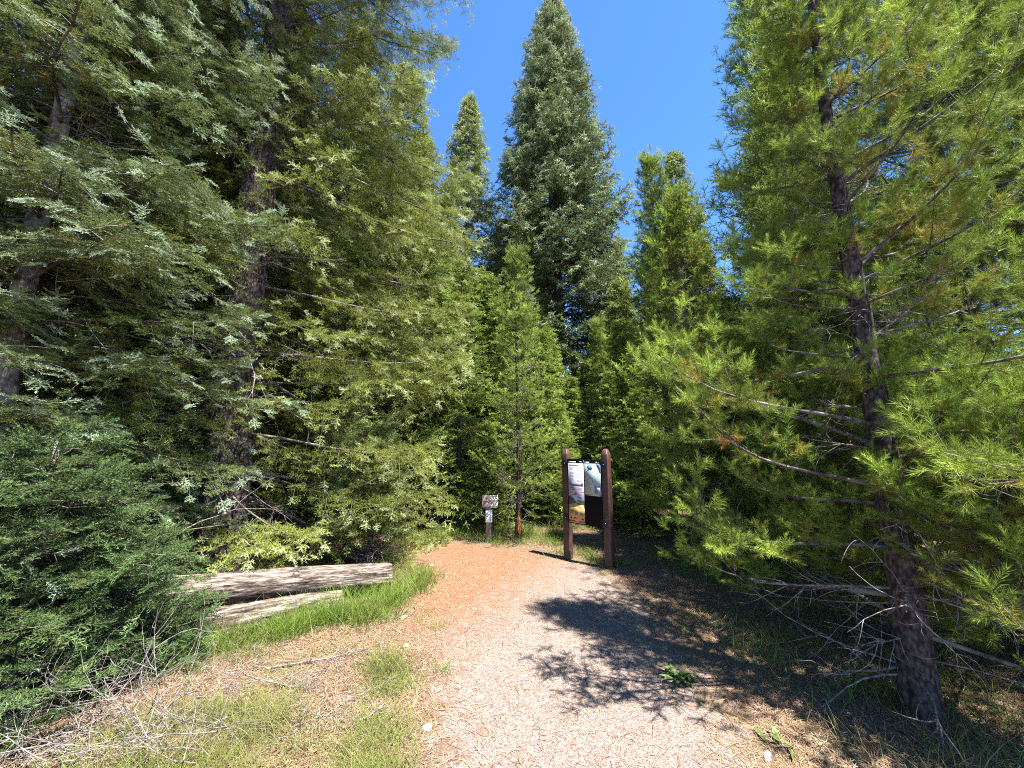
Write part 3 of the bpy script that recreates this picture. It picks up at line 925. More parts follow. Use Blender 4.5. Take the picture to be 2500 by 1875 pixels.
# wildlife poster lower half
sp = [uv(.03, .70), uv(.12, .69), uv(.22, .675), uv(.30, .66), uv(.40, .645), uv(.50, .64), uv(.50, .945), uv(.03, .945)]
prisms('sand_background', [sp], sand_m, info, Y1, Y1 - .0006)
prisms('animal_picture', [[uv(.03, .60), uv(.06, .575), uv(.09, .57), uv(.10, .59), uv(.15, .60), uv(.19, .625), uv(.23, .655), uv(.26, .65), uv(.265, .665), uv(.24, .675), uv(.16, .69), uv(.10, .705), uv(.05, .71), uv(.03, .70)]], plain('picture_grey', (.045, .045, .05), .6, .3), info, Y2, Y2 - .0006)
el_ = [uv(.24 + .035 * math.cos(q), .535 + .010 * math.sin(q)) for q in np.linspace(0, 6.28, 13)[:-1]]
prisms('emblem', [el_], dark_m, info, Y2, Y2 - .0005)
tl = [(.17, .553, .42, .560)]
for v0 in (.585, .635, .685, .735):
    tl += [(.285, v0 - .004, .30, v0 + .012)] + [(.315, v0 + i * .009, .315 + rr.uniform(.07, .14), v0 + i * .009 + .004) for i in range(3)]
for c0, v0 in ((.06, .80), (.20, .815), (.35, .82)):
    tl += [(c0, v0 + i * .0135, c0 + rr.uniform(.08, .12), v0 + i * .0135 + .006) for i in range(4)]
lines('poster_text', tl, dark_m, Y2, info)
ring = lambda cu, cv, r: [uv(cu + r * math.cos(q), cv + r * .66 * math.sin(q)) for q in np.linspace(0, 6.28, 11)[:-1]]
bear = lambda cu, cv: [uv(cu + dx, cv + dy) for dx, dy in [(-.04, 0), (-.03, -.012), (0, -.016), (.025, -.012), (.04, -.004), (.035, .004), (.028, .014), (.018, .014), (.014, .004), (-.012, .004), (-.018, .014), (-.03, .014), (-.032, .002)]]
for q_ in [ring(.10, .915, .022), bear(.22, .915), [uv(.285, .90), uv(.292, .90), uv(.292, .93), uv(.285, .93)], bear(.44, .925)]: prisms('pictogram', [q_], dark_m, info, Y2, Y2 - .0005)
lines('red_band', [(.03, .950, .50, .972)], red_m, Y1, info)
mp_ = sheet('area_map', .525, .065, .985, .535, map_m, Y0, K)
for q_ in [[uv(.60, .12), uv(.64, .09), uv(.70, .085), uv(.75, .10), uv(.76, .14), uv(.72, .17), uv(.67, .165), uv(.64, .18), uv(.61, .175), uv(.63, .15)],
                [uv(.86, .068), uv(.983, .068), uv(.983, .21), uv(.95, .20), uv(.92, .15), uv(.88, .11)]]: prisms('lake', [q_], lake_m, mp_, Y1, Y1 - .0006)
def thick(pts, w=.0035):
    o = []
    for (a_, b_) in zip(pts[:-1], pts[1:]):
        ax, az_ = uv(*a_); bx, bz = uv(*b_); dx, dz_ = bx - ax, bz - az_; L_ = math.hypot(dx, dz_); nx, nz = -dz_ / L_ * w / 2, dx / L_ * w / 2
        o.append([(ax + nx, az_ + nz), (bx + nx, bz + nz), (bx - nx, bz - nz), (ax - nx, az_ - nz)])
    return o
prisms('map_road', thick([(.56, .155), (.62, .21), (.70, .27), (.78, .35), (.83, .40)], .0045) + thick([(.60, .33), (.64, .30), (.72, .285), (.76, .32), (.74, .37), (.66, .385), (.60, .36), (.60, .33)], .003) +
       thick([(.545, .42), (.60, .40), (.64, .42)], .003) + thick([(.80, .34), (.86, .29), (.90, .27), (.88, .20), (.84, .12), (.83, .07)], .003) + thick([(.64, .42), (.70, .43), (.68, .48)], .002), ink_m, mp_, Y2, Y2 - .0005)
lines('map_legend', [(.80, .40, .955, .515)], legend_m, Y1, mp_)
lines('legend_text', [(.82, .415 + .012 * i, .82 + rr.uniform(.06, .12), .418 + .012 * i + .003) for i in range(8)], ink_m, Y2, mp_)
lines('lower_edge', [(.515, .54, .99, .551)], plain('panel_edge', (.12, .12, .13), .3, .5), Y0 + .0002, K)

# ---- trail post sign
rgx = 0.06
TS = empty('trail_marker', (-.43, 7.42, 0), .05)
tag(TS, 'short wooden trail post with DUCK LAKE board and a paper notice', 'trail sign')
oldwood = plain('grey_brown_wood', (.21, .155, .14), .85, .2, .4, 25)
l = []; box(l, -.048, .048, -.045, .045, -.1, .83); boxes('post', l, oldwood, TS, .008)
bd = plain('weathered_board', (.22, .18, .165), .85, .2, .5, 35)
l1 = []; box(l1, -.125, .165, -.072, -.045, .738, .845); b1 = boxes('sign_board', l1, bd, TS, .004)
l2 = []; box(l2, -.125, .165, -.071, -.0452, .630, .734); b2 = boxes('sign_board', l2, bd, TS, .004)
l = []; box(l, .150, .165, -.0745, -.072, .742, .842); box(l, .150, .165, -.0735, -.071, .634, .730)
box(l, .02, .1498, -.0745, -.072, .738, .746); box(l, .02, .1498, -.0735, -.071, .630, .637); box(l, .02, .1498, -.0745, -.072, .836, .845)
boxes('trim', l, plain('bare_wood_edge', (.55, .50, .45), .8, .2), TS)
def word(txt, x, z, size, y, parent):
    cu = bpy.data.curves.new('t', 'FONT'); cu.body = txt; cu.size = size; cu.extrude = .0012; cu.align_x = 'LEFT'
    ob = bpy.data.objects.new('t', cu); col.objects.link(ob)
    dg = bpy.context.evaluated_depsgraph_get()
    me = bpy.data.meshes.new_from_object(ob.evaluated_get(dg))
    bpy.data.objects.remove(ob)
    me.materials.clear(); me.materials.append(plain('white_letter', (.80, .78, .74), .7, .2))
    o = add_obj('lettering', me, parent); o.location = (x, y, z); o.rotation_euler = (math.pi / 2, 0, 0)
    return o
word('DUCK', .012, .765, .066, -.0745, b1)
word('LAKE', .012, .655, .066, -.0735, b2)
prisms('arrow', [[(-.118, .757), (-.085, .79), (-.085, .768), (-.02, .768), (-.02, .750), (-.118, .748)]], plain('pale_arrow', (.7, .66, .6), .8, .2), b1, -.0745, -.072)
l = []; box(l, -.056, .064, -.0515, -.0455, .365, .585)
notice = boxes('paper_notice', l, plain('laminated_paper', (.78, .80, .80), .35, .5), TS, .002)
nk = []
for i in range(12):
    z_ = .39 + i * .015; x_ = rr.choice([-.045, .015, -.03])
    box(nk, x_, x_ + rr.uniform(.02, .045), -.0525, -.0516, z_, z_ + .008)
boxes('notice_print', nk, ink_m, notice)

# ================================================================ MAIN TREES
SPR = dict(bark=M['spruce_bark'], limb=M['limb'], needle=M['spruce_needles'])
SPB = dict(bark=M['spruce_bark'], limb=M['limb'], needle=M['blue_spruce_needles'])
M['dark_fir_needles'] = needle_mat('dark_fir_needles', [(0, (0.230, 0.081, 0.034)), (.1, (0.127, 0.138, 0.040)), (.35, (0.057, 0.098, 0.030)), (.7, (0.098, 0.155, 0.052)), (1, (0.184, 0.265, 0.127))])  # deeper green needle colour of the low firs
DFR = dict(bark=M['fir_bark'], limb=M['limb'], needle=M['dark_fir_needles'])
FIR = dict(bark=M['fir_bark'], limb=M['limb'], needle=M['fir_needles'])
PIN = dict(bark=M['pine_bark'], limb=M['limb'], needle=M['pine_needles'])
YNG = dict(bark=M['pine_bark'], limb=M['limb'], needle=M['young_needles'])

def pine_az(phi, z):
    f = 1.0 - .40 * max(0.0, -math.cos(phi)) * min(1.0, max(0.0, (z - 2.0) / 1.5))
    if z < .65 or z > 2.0: f *= 1 - .9 * max(0.0, math.cos(phi + 2.33)) ** 2
    if z > 4.4: f *= .72
    return f

def spruce_az(phi, z):
    # bare, see-through gap on the left side high on the tree; longer boughs toward the path
    c = math.cos(phi)
    f = 1.0 + .12 * c + (.26 * max(0, c) if z > 5.5 else .10 * max(0, c))
    tocam = math.cos(phi + .95)
    if z < 1.9 and math.cos(phi + .75) > .72: f *= .4
    if 1.2 < z < 9: f *= 1 - .93 * max(0, tocam) ** 1.6
    if 4.8 < z < 7.3 and c < .1: f *= .75
    return f

make_tree('spruce_tree', (-3.78, 5.2, 0), 11, 21, .27, SPR, 'spruce', 1,
          'huge old spruce with a thick dark trunk behind the fallen logs', 'spruce tree', near=True, flare=.35,
          R=3.5, z0=.9, dz=.29, nb=(6, 8), e_top=30, e_bot=-14, droop=16, upturn=44, bl_sp=.12, bl_len=(.5, .2), bl_sag=.5, bl_ang=66,
          sh_sp=.095, sh_len=(.11, .17), sh_ang=62, sh_up=.25, tstart=(.2, .5), dead=.08, brad=.023, azf=spruce_az, zmax=14.5, tip_bias=.12, flat=.4, lvar=(.45, 1.15),
          deadlow=40, deadspan=(.5, 3.4), deadL=(.4, 1.15), prof=lambda h: (1 - h) ** .6 * min(1, .85 + h * 2))

make_tree('fir_tree', (-4.75, 3.55, 0), 12, 13, .095, FIR, 'fir', 1,
          'grey barked fir with blue green sprays at the left edge', 'fir tree', near=True, flare=.2,
          R=2.45, z0=.25, dz=.30, nb=(5, 7), e_top=20, e_bot=-12, droop=14, upturn=20, bl_sp=.115, bl_len=(.5, .2), bl_sag=.3, bl_ang=66,
          sh_sp=.10, sh_len=(.12, .17), sh_ang=60, sh_up=.12, tstart=(.12, .35), dead=.12, brad=.018, flat=.3, tip_bias=.2, clear=1.3, lvar=(.5, 1.1),
          deadlow=30, deadspan=(.4, 4.5), deadL=(.9, 2.1), prof=lambda h: (1 - h) ** .55 * min(1, .8 + h * 2))

make_tree('lodgepole_pine', (2.60, 2.75, 0), 21, 6.4, .088, PIN, 'pine', 1,
          'large pine with a dark leaning trunk and long needled boughs, nearest on the right', 'pine tree', near=True, flare=.12,
          R=1.85, z0=.5, dz=.29, nb=(4, 5), e_top=45, e_bot=-8, droop=12, upturn=52, bl_sp=.20, bl_len=(.5, .2), bl_sag=-.3,
          sh_sp=.15, sh_len=(.16, .22), sh_ang=46, sh_up=.35, tstart=(.3, .55), dead=.12, brad=.018, flat=.5, clear=1.15, azf=pine_az,
          deadlow=13, deadspan=(.2, 1.5), deadL=(.5, 1.3), lvar=(.45, 1.25), prof=lambda h: (1 - h) ** .55 * min(1, .85 + h * 2))

# ================================================================ MORE TREES
make_tree('lodgepole_pine', (4.6, 3.7, 0), 22, 9, .11, PIN, 'pine', .7,
          'tall pine filling the right edge behind the nearest pine', 'pine tree', near=True, flare=.25,
          R=2.1, z0=.35, dz=.30, nb=(5, 6), e_top=45, e_bot=-8, droop=12, upturn=46, bl_sp=.21, bl_len=(.55, .22), bl_sag=-.25,
          sh_sp=.17, sh_len=(.17, .24), sh_ang=42, sh_up=.3, tstart=(.25, .5), dead=.10, brad=.018, flat=.5, clear=1.1,
          deadlow=9, deadspan=(.3, 2.2), deadL=(.5, 1.2), prof=lambda h: (1 - h) ** .5 * min(1, .85 + h * 2))
make_tree('lodgepole_pine', (2.95, 6.2, 0), 23, 6.0, .06, PIN, 'pine_mid', 1.1,
          'bushy young pine with a knobbly grey trunk right of the signboard', 'pine tree', near=True, flare=.3,
          R=1.35, z0=.3, dz=.24, nb=(4, 6), e_top=45, e_bot=-4, droop=10, upturn=44, bl_sp=.17, bl_len=(.45, .2), bl_sag=-.2,
          sh_sp=.13, sh_len=(.14, .20), sh_up=.3, tstart=(.25, .5), dead=.12, brad=.013, flat=.5,
          deadlow=14, deadspan=(.2, 1.6), deadL=(.4, 1.0), prof=lambda h: (1 - h) ** .6 * min(1, .8 + h * 2))
yp = make_tree('young_pine', (.11, 7.6, 0), 24, 5.9, .045, YNG, 'pine_mid', .9,
          'slender young pine with an orange scar low on its trunk near the trail post', 'pine tree', near=True,
          R=1.1, z0=.75, dz=.26, nb=(4, 5), e_top=50, e_bot=2, droop=8, upturn=38, bl_sp=.15, bl_len=(.4, .18), bl_sag=-.15,
          sh_sp=.12, sh_len=(.12, .17), sh_up=.2, tstart=(.25, .45), dead=.10, brad=.010, flat=.45,
          deadlow=10, deadspan=(.3, 2.2), deadL=(.3, .7), flare=.6)
zz_ = np.linspace(.12, .58, 12); aa_ = np.radians(np.linspace(-95, -25, 7))
ZZ_, AA_ = np.meshgrid(zz_, aa_, indexing='ij')
wd_ = np.sin(np.clip((ZZ_ - .10) / .5, 0, 1) * math.pi) ** .5
AA_ = math.radians(-60) + (AA_ - math.radians(-60)) * wd_
RR_ = .050 + .03 * np.exp(-ZZ_ / .12) + .008
i_ = np.arange(84).reshape(12, 7)
add_obj('bark_scar', make_mesh('bark_scar', np.stack([RR_ * np.cos(AA_), RR_ * np.sin(AA_), ZZ_], -1).reshape(-1, 3),
        [np.stack([i_[:-1, :-1], i_[:-1, 1:], i_[1:, 1:], i_[1:, :-1]], -1).reshape(-1, 4)], plain('scar_wood', (.45, .19, .05), .8, .2, .4, 20), smooth=True), yp)
make_tree('young_fir', (-1.2, 8.7, 0), 25, 6.2, .04, YNG, 'spruce_mid', 1,
          'pale green young fir with a thin stem left of the trail post', 'fir tree', near=True,
          R=1.1, z0=.35, dz=.24, nb=(5, 6), e_top=40, e_bot=0, droop=10, upturn=20, bl_sp=.14, bl_len=(.4, .16), bl_sag=.15,
          sh_sp=.12, sh_len=(.13, .18), tstart=(.15, .3), dead=.05, brad=.008, flare=.3)

# big central spruce and its neighbour
SPK = dict(e_top=35, e_bot=-14, droop=16, upturn=36, bl_sp=.21, bl_len=(.65, .28), bl_sag=.5, sh_sp=.18, sh_len=(.22, .32), tstart=(.25, .5), brad=.028, near=False, lvar=(.55, 1.2))
make_tree('spruce_tree', (1.9, 15, 0), 41, 22.8, .25, SPB, 'far', 1,
          'tallest spruce, a dense pointed cone standing alone against the sky', 'spruce tree', tip_bias=.1, dead=.04,
          R=4.4, z0=.8, dz=.34, nb=(7, 9), prof=lambda h: min((1 - h) ** .72, (1 - h) * 2.4) * min(1, .85 + h * 1.5), **dict(SPK, tstart=(.15, .38)))
make_tree('spruce_tree', (-2.3, 18, 0), 42, 20.4, .2, SPR, 'far', 1,
          'narrow spruce with a knobbly pointed top between the huge old spruce and the tallest spruce', 'spruce tree', tip_bias=.1, dead=.05,
          R=3.1, z0=1.0, dz=.42, nb=(6, 7), prof=lambda h: min((1 - h) ** .7, (1 - h) * 2.4) * min(1, .85 + h * 1.5), **SPK)
make_tree('lodgepole_pine', (3.7, 9.2, 0), 43, 9.4, .08, YNG, 'pine_mid', .8,
          'mid sized pine whose top stands against the sky right of the tallest spruce', 'pine tree', near=False,
          R=1.8, z0=.5, dz=.30, nb=(5, 6), e_top=50, e_bot=0, droop=10, upturn=42, bl_sp=.2, bl_len=(.5, .2), bl_sag=-.15,
          sh_sp=.16, sh_len=(.18, .25), sh_up=.3, tstart=(.2, .45), dead=.06, brad=.016, flat=.5, lvar=(.45, 1.2))
make_tree('spruce_tree', (-2.75, 8.6, 0), 44, 11.5, .12, SPR, 'spruce_mid', 1,
          'dense spruce with drooping boughs where the path bends behind the logs', 'spruce tree', near=False,
          R=2.1, z0=.2, dz=.32, nb=(5, 7), e_top=35, e_bot=-12, droop=16, upturn=32, bl_sp=.16, bl_len=(.5, .22), bl_sag=.55,
          sh_sp=.14, sh_len=(.16, .24), tstart=(.25, .5), dead=.05, brad=.02, lvar=(.5, 1.2), prof=lambda h: (1 - h) ** .65 * min(1, .85 + h * 2))

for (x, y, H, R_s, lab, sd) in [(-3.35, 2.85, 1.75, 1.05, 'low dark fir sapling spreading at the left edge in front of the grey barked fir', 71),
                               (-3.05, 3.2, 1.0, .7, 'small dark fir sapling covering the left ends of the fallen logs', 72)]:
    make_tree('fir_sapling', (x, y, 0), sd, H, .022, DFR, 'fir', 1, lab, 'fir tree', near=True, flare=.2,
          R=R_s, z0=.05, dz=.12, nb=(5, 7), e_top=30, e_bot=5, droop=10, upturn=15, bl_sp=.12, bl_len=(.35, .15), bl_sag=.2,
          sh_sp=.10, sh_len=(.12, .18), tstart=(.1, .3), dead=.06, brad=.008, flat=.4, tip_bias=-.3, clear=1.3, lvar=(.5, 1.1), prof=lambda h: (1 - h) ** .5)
make_tree('low_spruce_boughs', (-2.05, 5.85, 0), 75, 2.1, .03, SPR, 'spruce', 1,  # separate small tree added to stand in for low spruce boughs
          'low yellow green spruce boughs at the path bend behind the right end of the logs', 'spruce tree', near=True, flare=.2,
          R=.85, z0=.08, dz=.13, nb=(5, 7), e_top=45, e_bot=5, droop=10, upturn=25, bl_sp=.12, bl_len=(.35, .15), bl_sag=.25, bl_ang=62,
          sh_sp=.09, sh_len=(.11, .16), sh_ang=58, sh_up=.2, tstart=(.15, .35), dead=.04, brad=.010, flat=.4, prof=lambda h: (1 - h) ** .5)
make_tree('lodgepole_pine', (3.25, 3.6, 0), 73, 2.4, .03, PIN, 'pine', .8,
          'low bushy pine growing behind the foot of the nearest pine', 'pine tree', near=True, flare=.2,
          R=1.15, z0=.2, dz=.17, nb=(4, 5), e_top=50, e_bot=5, droop=8, upturn=45, bl_sp=.18, bl_len=(.4, .18), bl_sag=-.3,
          sh_sp=.15, sh_len=(.15, .20), sh_up=.3, tstart=(.2, .4), dead=.08, brad=.012, flat=.5, prof=lambda h: (1 - h) ** .5)

make_tree('lodgepole_pine', (3.0, 2.3, 0), 76, 1.9, .022, PIN, 'pine', 1,
          'low bright pine at the lower right edge in front of the nearest pine', 'pine tree', near=True, flare=.2,
          R=1.0, z0=.7, dz=.13, nb=(4, 5), e_top=50, e_bot=20, droop=8, upturn=40, bl_sp=.18, bl_len=(.36, .18), bl_sag=-.3,
          sh_sp=.14, sh_len=(.15, .20), sh_up=.3, tstart=(.2, .45), dead=.08, brad=.010, flat=.5, clear=1.3, prof=lambda h: (1 - h) ** .4)

# prototypes for the forest
FK = dict(near=False, dead=.04, lvar=(.5, 1.2))
pr_sp = make_tree('spruce_tree', (-9, 12, 0), 51, 15, .15, SPR, 'far', 1, 'spruce far back on the left behind the huge old spruce', 'spruce tree',
          R=2.6, z0=.3, dz=.40, nb=(6, 7), e_top=35, e_bot=-12, droop=16, upturn=32, bl_sp=.22, bl_len=(.65, .28), bl_sag=.5,
          sh_sp=.19, sh_len=(.23, .33), tstart=(.25, .45), brad=.022, group='forest trees behind the clearing', prof=lambda h: (1 - h) ** .75 * min(1, .85 + h * 2), **FK)
pr_pi = make_tree('lodgepole_pine', (8.5, 9.5, 0), 52, 12, .11, YNG, 'pine_mid', .5, 'pine far back on the right, seen just left of the nearest pine trunk', 'pine tree',
          R=2.1, z0=.4, dz=.34, nb=(5, 6), e_top=50, e_bot=-4, droop=10, upturn=40, bl_sp=.22, bl_len=(.55, .25), bl_sag=-.15,
          sh_sp=.19, sh_len=(.22, .30), sh_up=.3, tstart=(.25, .42), brad=.018, flat=.5, group='forest trees behind the clearing', **dict(FK, lvar=(.35, 1.35)))
pr_yf = make_tree('young_fir', (-.6, 10.2, 0), 53, 6.5, .05, YNG, 'far', 1.2, 'tall light green young fir left of the slender young pine', 'fir tree',
          R=1.35, z0=.12, dz=.25, nb=(5, 7), e_top=40, e_bot=0, droop=10, upturn=20, bl_sp=.16, bl_len=(.42, .16), bl_sag=.15,
          sh_sp=.14, sh_len=(.16, .22), tstart=(.1, .3), brad=.009, group='young firs in the undergrowth', **FK)

FOREST = [
    ('s', -6.4, 6.2, 1.96, 0.9, 0.93, 'shaded spruce seen between the grey barked fir and the huge old spruce'),
    ('s', -8.2, 3.6, 1.09, 0.92, 0.87, 'spruce glimpsed high behind the grey barked fir at the far left edge'),
    ('s', -6.6, 9.5, 0.42, 0.88, 1.0, "spruce peeping out just right of the huge old spruce's trunk"),
    ('s', -4.6, 10.4, 3.91, 0.79, 0.87, 'spruce behind the right hand boughs of the huge old spruce, halfway up the picture'),
    ('s', -3.6, 13.5, 0.04, 1.04, 0.93, 'thin slice of a dark spruce behind the outer tips of the huge old spruce'),
    ('p', 5.6, 7.4, 2.23, 1.03, 1.08, "tall pine rising directly left of the nearest pine's upper trunk"),
    ('p', 7.3, 5.2, 2.16, 0.98, 1.08, "pine top showing through gaps right of the nearest pine's upper trunk"),
    ('s', 4.9, 12.6, 2.66, 0.57, 0.57, 'small dark spruce deep behind the bushy young pine with the knobbly trunk'),
    ('p', 2.6, 11.2, 0.37, .55, .46, 'narrow pointed pine directly above the signboard'),
    ('s', 6.6, 12.5, 5.83, 0.6, 0.6, 'dark spruce just below the skyline between the mid sized pine and the nearest pine'),
    ('p', -1.2, 12.2, 6.17, 0.69, 0.58, 'pine deep in the gap above the short trail post'),
    ('y', 1.0, 10.8, 4.64, 0.89, 0.8, "light green young fir filling the gap right of the slender young pine's top"),
    ('y', -2.0, 10.7, 0.68, 0.96, 1.08, 'light green young fir just left of the pale green young fir with the thin stem'),
    ('p', 0.9, 13.0, 4.3, 0.69, 0.54, "distant pine at the foot of the tallest spruce's visible crown"),
    ('y', 4.8, 8.1, 0.9, 0.85, 0.77, 'young fir low behind the bushy young pine, left of the nearest pine'),
    ('p', 4.6, 5.6, 3.36, 0.84, 0.75, 'pine close behind the left hand boughs of the nearest pine'),
    ('s', -5.2, 7.6, 1.32, 0.74, 0.8, 'spruce close behind the huge old spruce, filling the space right of its trunk'),
    ('y', -0.5, 8.6, 3.91, 0.48, 0.34, 'knee high light green fir beside the short trail post'),
    ('y', 2.3, 9.0, 0.51, 0.55, 0.54, 'light green young fir just above the right post of the signboard'),
    ('y', 0.75, 9.4, 0.86, 0.75, 0.71, "light green young fir right of the slender young pine, behind the scarred trunk's boughs"),
    ('y', -0.3, 9.6, 3.12, 0.8, 0.86, 'light green young fir directly above the short trail post'),
    ('y', 1.55, 10.1, 1.17, .66, .55, 'light green young fir directly above the left post of the signboard'),
    ('y', -1.95, 9.3, 2.79, 0.86, 0.95, 'light green young fir beside the drooping spruce where the path bends'),
    ('y', 2.9, 10.0, 0.39, 0.72, 0.77, 'young fir between the pointed pine above the signboard and the bushy young pine'),
    ('p', 1.1, 8.7, 0.32, 0.31, 0.22, "low spreading young pine left of the signboard's left post"),
    ('y', -0.75, 8.3, 4.82, 0.36, 0.25, 'small bright fir just left of the short trail post'),
    ('y', 1.25, 11.8, 5.98, .9, .72, 'young fir at the foot of the tallest spruce, its top crossing the dark trunk'),
    ('y', 0.4, 11.6, 2.65, 0.89, 1.0, 'young fir standing behind the top of the slender young pine'),
    ('y', 2.2, 12.6, 0.45, .9, .75, 'young fir at the lower right of the tallest spruce'),
    ('y', -1.0, 11.0, 0.26, 1.13, 1.08, 'young fir below the knobbly pointed top of the narrow spruce'),
    ('y', 5.2, 5.6, 4.24, 0.76, 0.62, "small fir seen under the boughs right of the nearest pine's trunk"),
    ('y', 3.9, 6.9, 0.38, 0.64, 0.49, "young fir in the shade just right of the bushy young pine's foot"),
    ('p', 6.2, 4.0, 6.05, 0.94, 0.83, "pine high at the right edge, behind the nearest pine's outer boughs"),
    ('p', 6.0, 2.3, 3.64, 0.91, 0.83, 'pine barely showing at the extreme right edge'),
    ('y', 2.7, 8.2, 3.03, 0.57, 0.46, 'bright young fir immediately right of the signboard'),
    ('s', -5.6, 5.0, 3.63, 0.9, 0.8, 'large spruce right behind the grey barked fir, filling the upper left'),
    ('y', -5.2, 5.9, 2.54, 0.75, 0.69, 'young fir in the shade between the fir saplings and the huge old spruce'),
    ('y', -2.3, 9.9, 3.68, 0.7, 0.62, 'low young fir at the edge of the drooping spruce, beyond the path bend'),
    ('s', -7.0, 2.6, 4.85, 0.92, 0.8, 'dark spruce at the extreme left edge behind the fir sapling'),
    ('p', 8.25, 20.96, 4.52, 0.69, 0.67, ''),
    ('s', 11.71, 15.09, 3.02, 0.9, 0.99, ''),
    ('s', -16.75, 19.84, 4.57, 0.8, 0.76, ''),
    ('s', -2.25, 11.71, 3.51, .75, .66, 'spruce whose blunt top stands against the sky left of the narrow knobbly spruce'),
    ('p', 9.47, 13.19, 2.74, 0.84, 0.85, ''),
    ('y', -2.52, 13.85, 4.28, 0.95, 0.96, ''),
    ('s', -13.62, 17.53, 1.61, 1.17, 1.16, ''),
    ('s', -4.09, 11.77, 3.94, 0.77, 0.74, 'dark spruce glimpsed above the drooping spruce at the path bend'),
    ('y', 7.95, 17.23, 0.04, 0.82, 0.75, ''),
    ('s', 6.7, 14.62, 3.37, 0.9, 0.79, ''),
    ('s', 5.93, 12.57, 5.66, 0.75, 0.83, 'spruce with a pointed top against the sky right of the mid sized pine'),
    ('s', -5.33, 11.37, 1.1, 1.01, 1.09, 'spruce top behind the upper right boughs of the huge old spruce'),
    ('y', 15.35, 17.6, 1.76, 0.76, 0.68, ''),
    ('s', 14.62, 20.49, 1.54, 0.98, 1.12, ''),
    ('s', 15.83, 21.04, 5.38, 0.93, 0.85, ''),
    ('p', 16.77, 15.38, 3.93, 1.12, 1.1, "distant pine seen through a gap right of the nearest pine's trunk"),
    ('s', -15.26, 16.32, 0.58, 1.08, 1.13, ''),
    ('p', 5.59, 18.98, 2.72, 1.03, 1.05, 'distant pine just right of the tallest spruce, low on the skyline'),
    ('p', -10.05, 13.26, 1.67, 1.01, 1.16, ''),
    ('s', -14.18, 11.48, 2.08, 1.17, 1.11, "distant spruce behind the grey barked fir's trunk"),
    ('y', 6.95, 20.72, 1.51, 0.6, 0.63, ''),
    ('p', 11.58, 11.12, 5.37, 0.85, 0.72, "distant pine beside the gap right of the nearest pine's trunk, lower one"),
    ('s', -6.73, 12.12, 2.8, 0.94, 0.84, "distant spruce right beside the huge old spruce's trunk"),
    ('y', 6.84, 11.55, 3.91, 0.91, 0.89, ''),
    ('p', -5.43, 16.36, 3.54, 0.75, 0.74, ''),
    ('s', -10.36, 18.26, 2.63, 0.92, 0.84, ''),
    ('p', -8.93, 19.24, 5.23, 0.94, 1.08, ''),
    ('s', 1.58, 20.26, 1.89, 0.81, 0.81, ''),
    ('s', -0.44, 17.99, 6.19, 0.94, 0.88, 'distant spruce in the notch between the narrow knobbly spruce and the tallest spruce'),
    ('s', 3.42, 11.64, 4.83, .6, .47, 'dark spruce overlapping the right side of the tallest spruce'),
    ('s', 9.04, 11.74, 2.61, 0.94, 1.01, 'distant spruce just left of the nearest pine, behind the tall pine'),
    ('p', -18.52, 22.94, 4.5, 0.89, 0.78, ''),
    ('p', 4.4, 15.56, 1.66, 0.93, 0.83, 'distant pine behind the dark spruce right of the tallest spruce'),
    ('s', 1.72, 23.16, 5.44, 0.83, 0.87, ''),
    ('p', 15.6, 19.55, 1.24, 1.1, 1.06, ''),
    ('s', -7.49, 18.29, 4.71, 1.09, 1.13, ''),
    ('y', -0.9, 12.72, 3.94, 0.91, 0.92, ''),
    ('s', -8.32, 13.65, 2.87, 0.8, 0.89, ''),
    ('y', -3.7, 22.38, 2.34, 1.05, 1.01, ''),
    ('y', -16.21, 23.98, 2.68, 1.08, 1.03, ''),
    ('p', 5.29, 22.38, 2.6, 0.92, 0.86, ''),
    ('y', 0.98, 11.87, 3.85, 0.92, 0.82, "young fir in the dark gap left of the signboard's left post"),
    ('p', -3.01, 12.61, 1.1, 0.72, 0.67, ''),
    ('p', -8.66, 17.73, 2.8, 1.01, 1.0, ''),
    ('p', -6.11, 14.04, 4.07, 0.82, 0.91, ''),
    ('y', 2.02, 21.78, 2.3, 0.88, 0.79, ''),
    ('s', -8.12, 16.08, 2.0, 0.81, 0.76, ''),
]
DEEP = {'s': 'spruce deep in the forest, hidden behind the nearer trees', 'p': 'pine deep in the forest, hidden behind the nearer trees',
        'y': 'young fir deep in the forest, hidden behind the nearer trees'}
for (k, x, y, rz, w, s_, lab) in FOREST:
    copy_tree({'s': pr_sp, 'p': pr_pi, 'y': pr_yf}[k], (x, y, g1(x, y)), rz, (w, w, s_), lab or DEEP[k], None if lab else 'trees hidden deep in the forest')

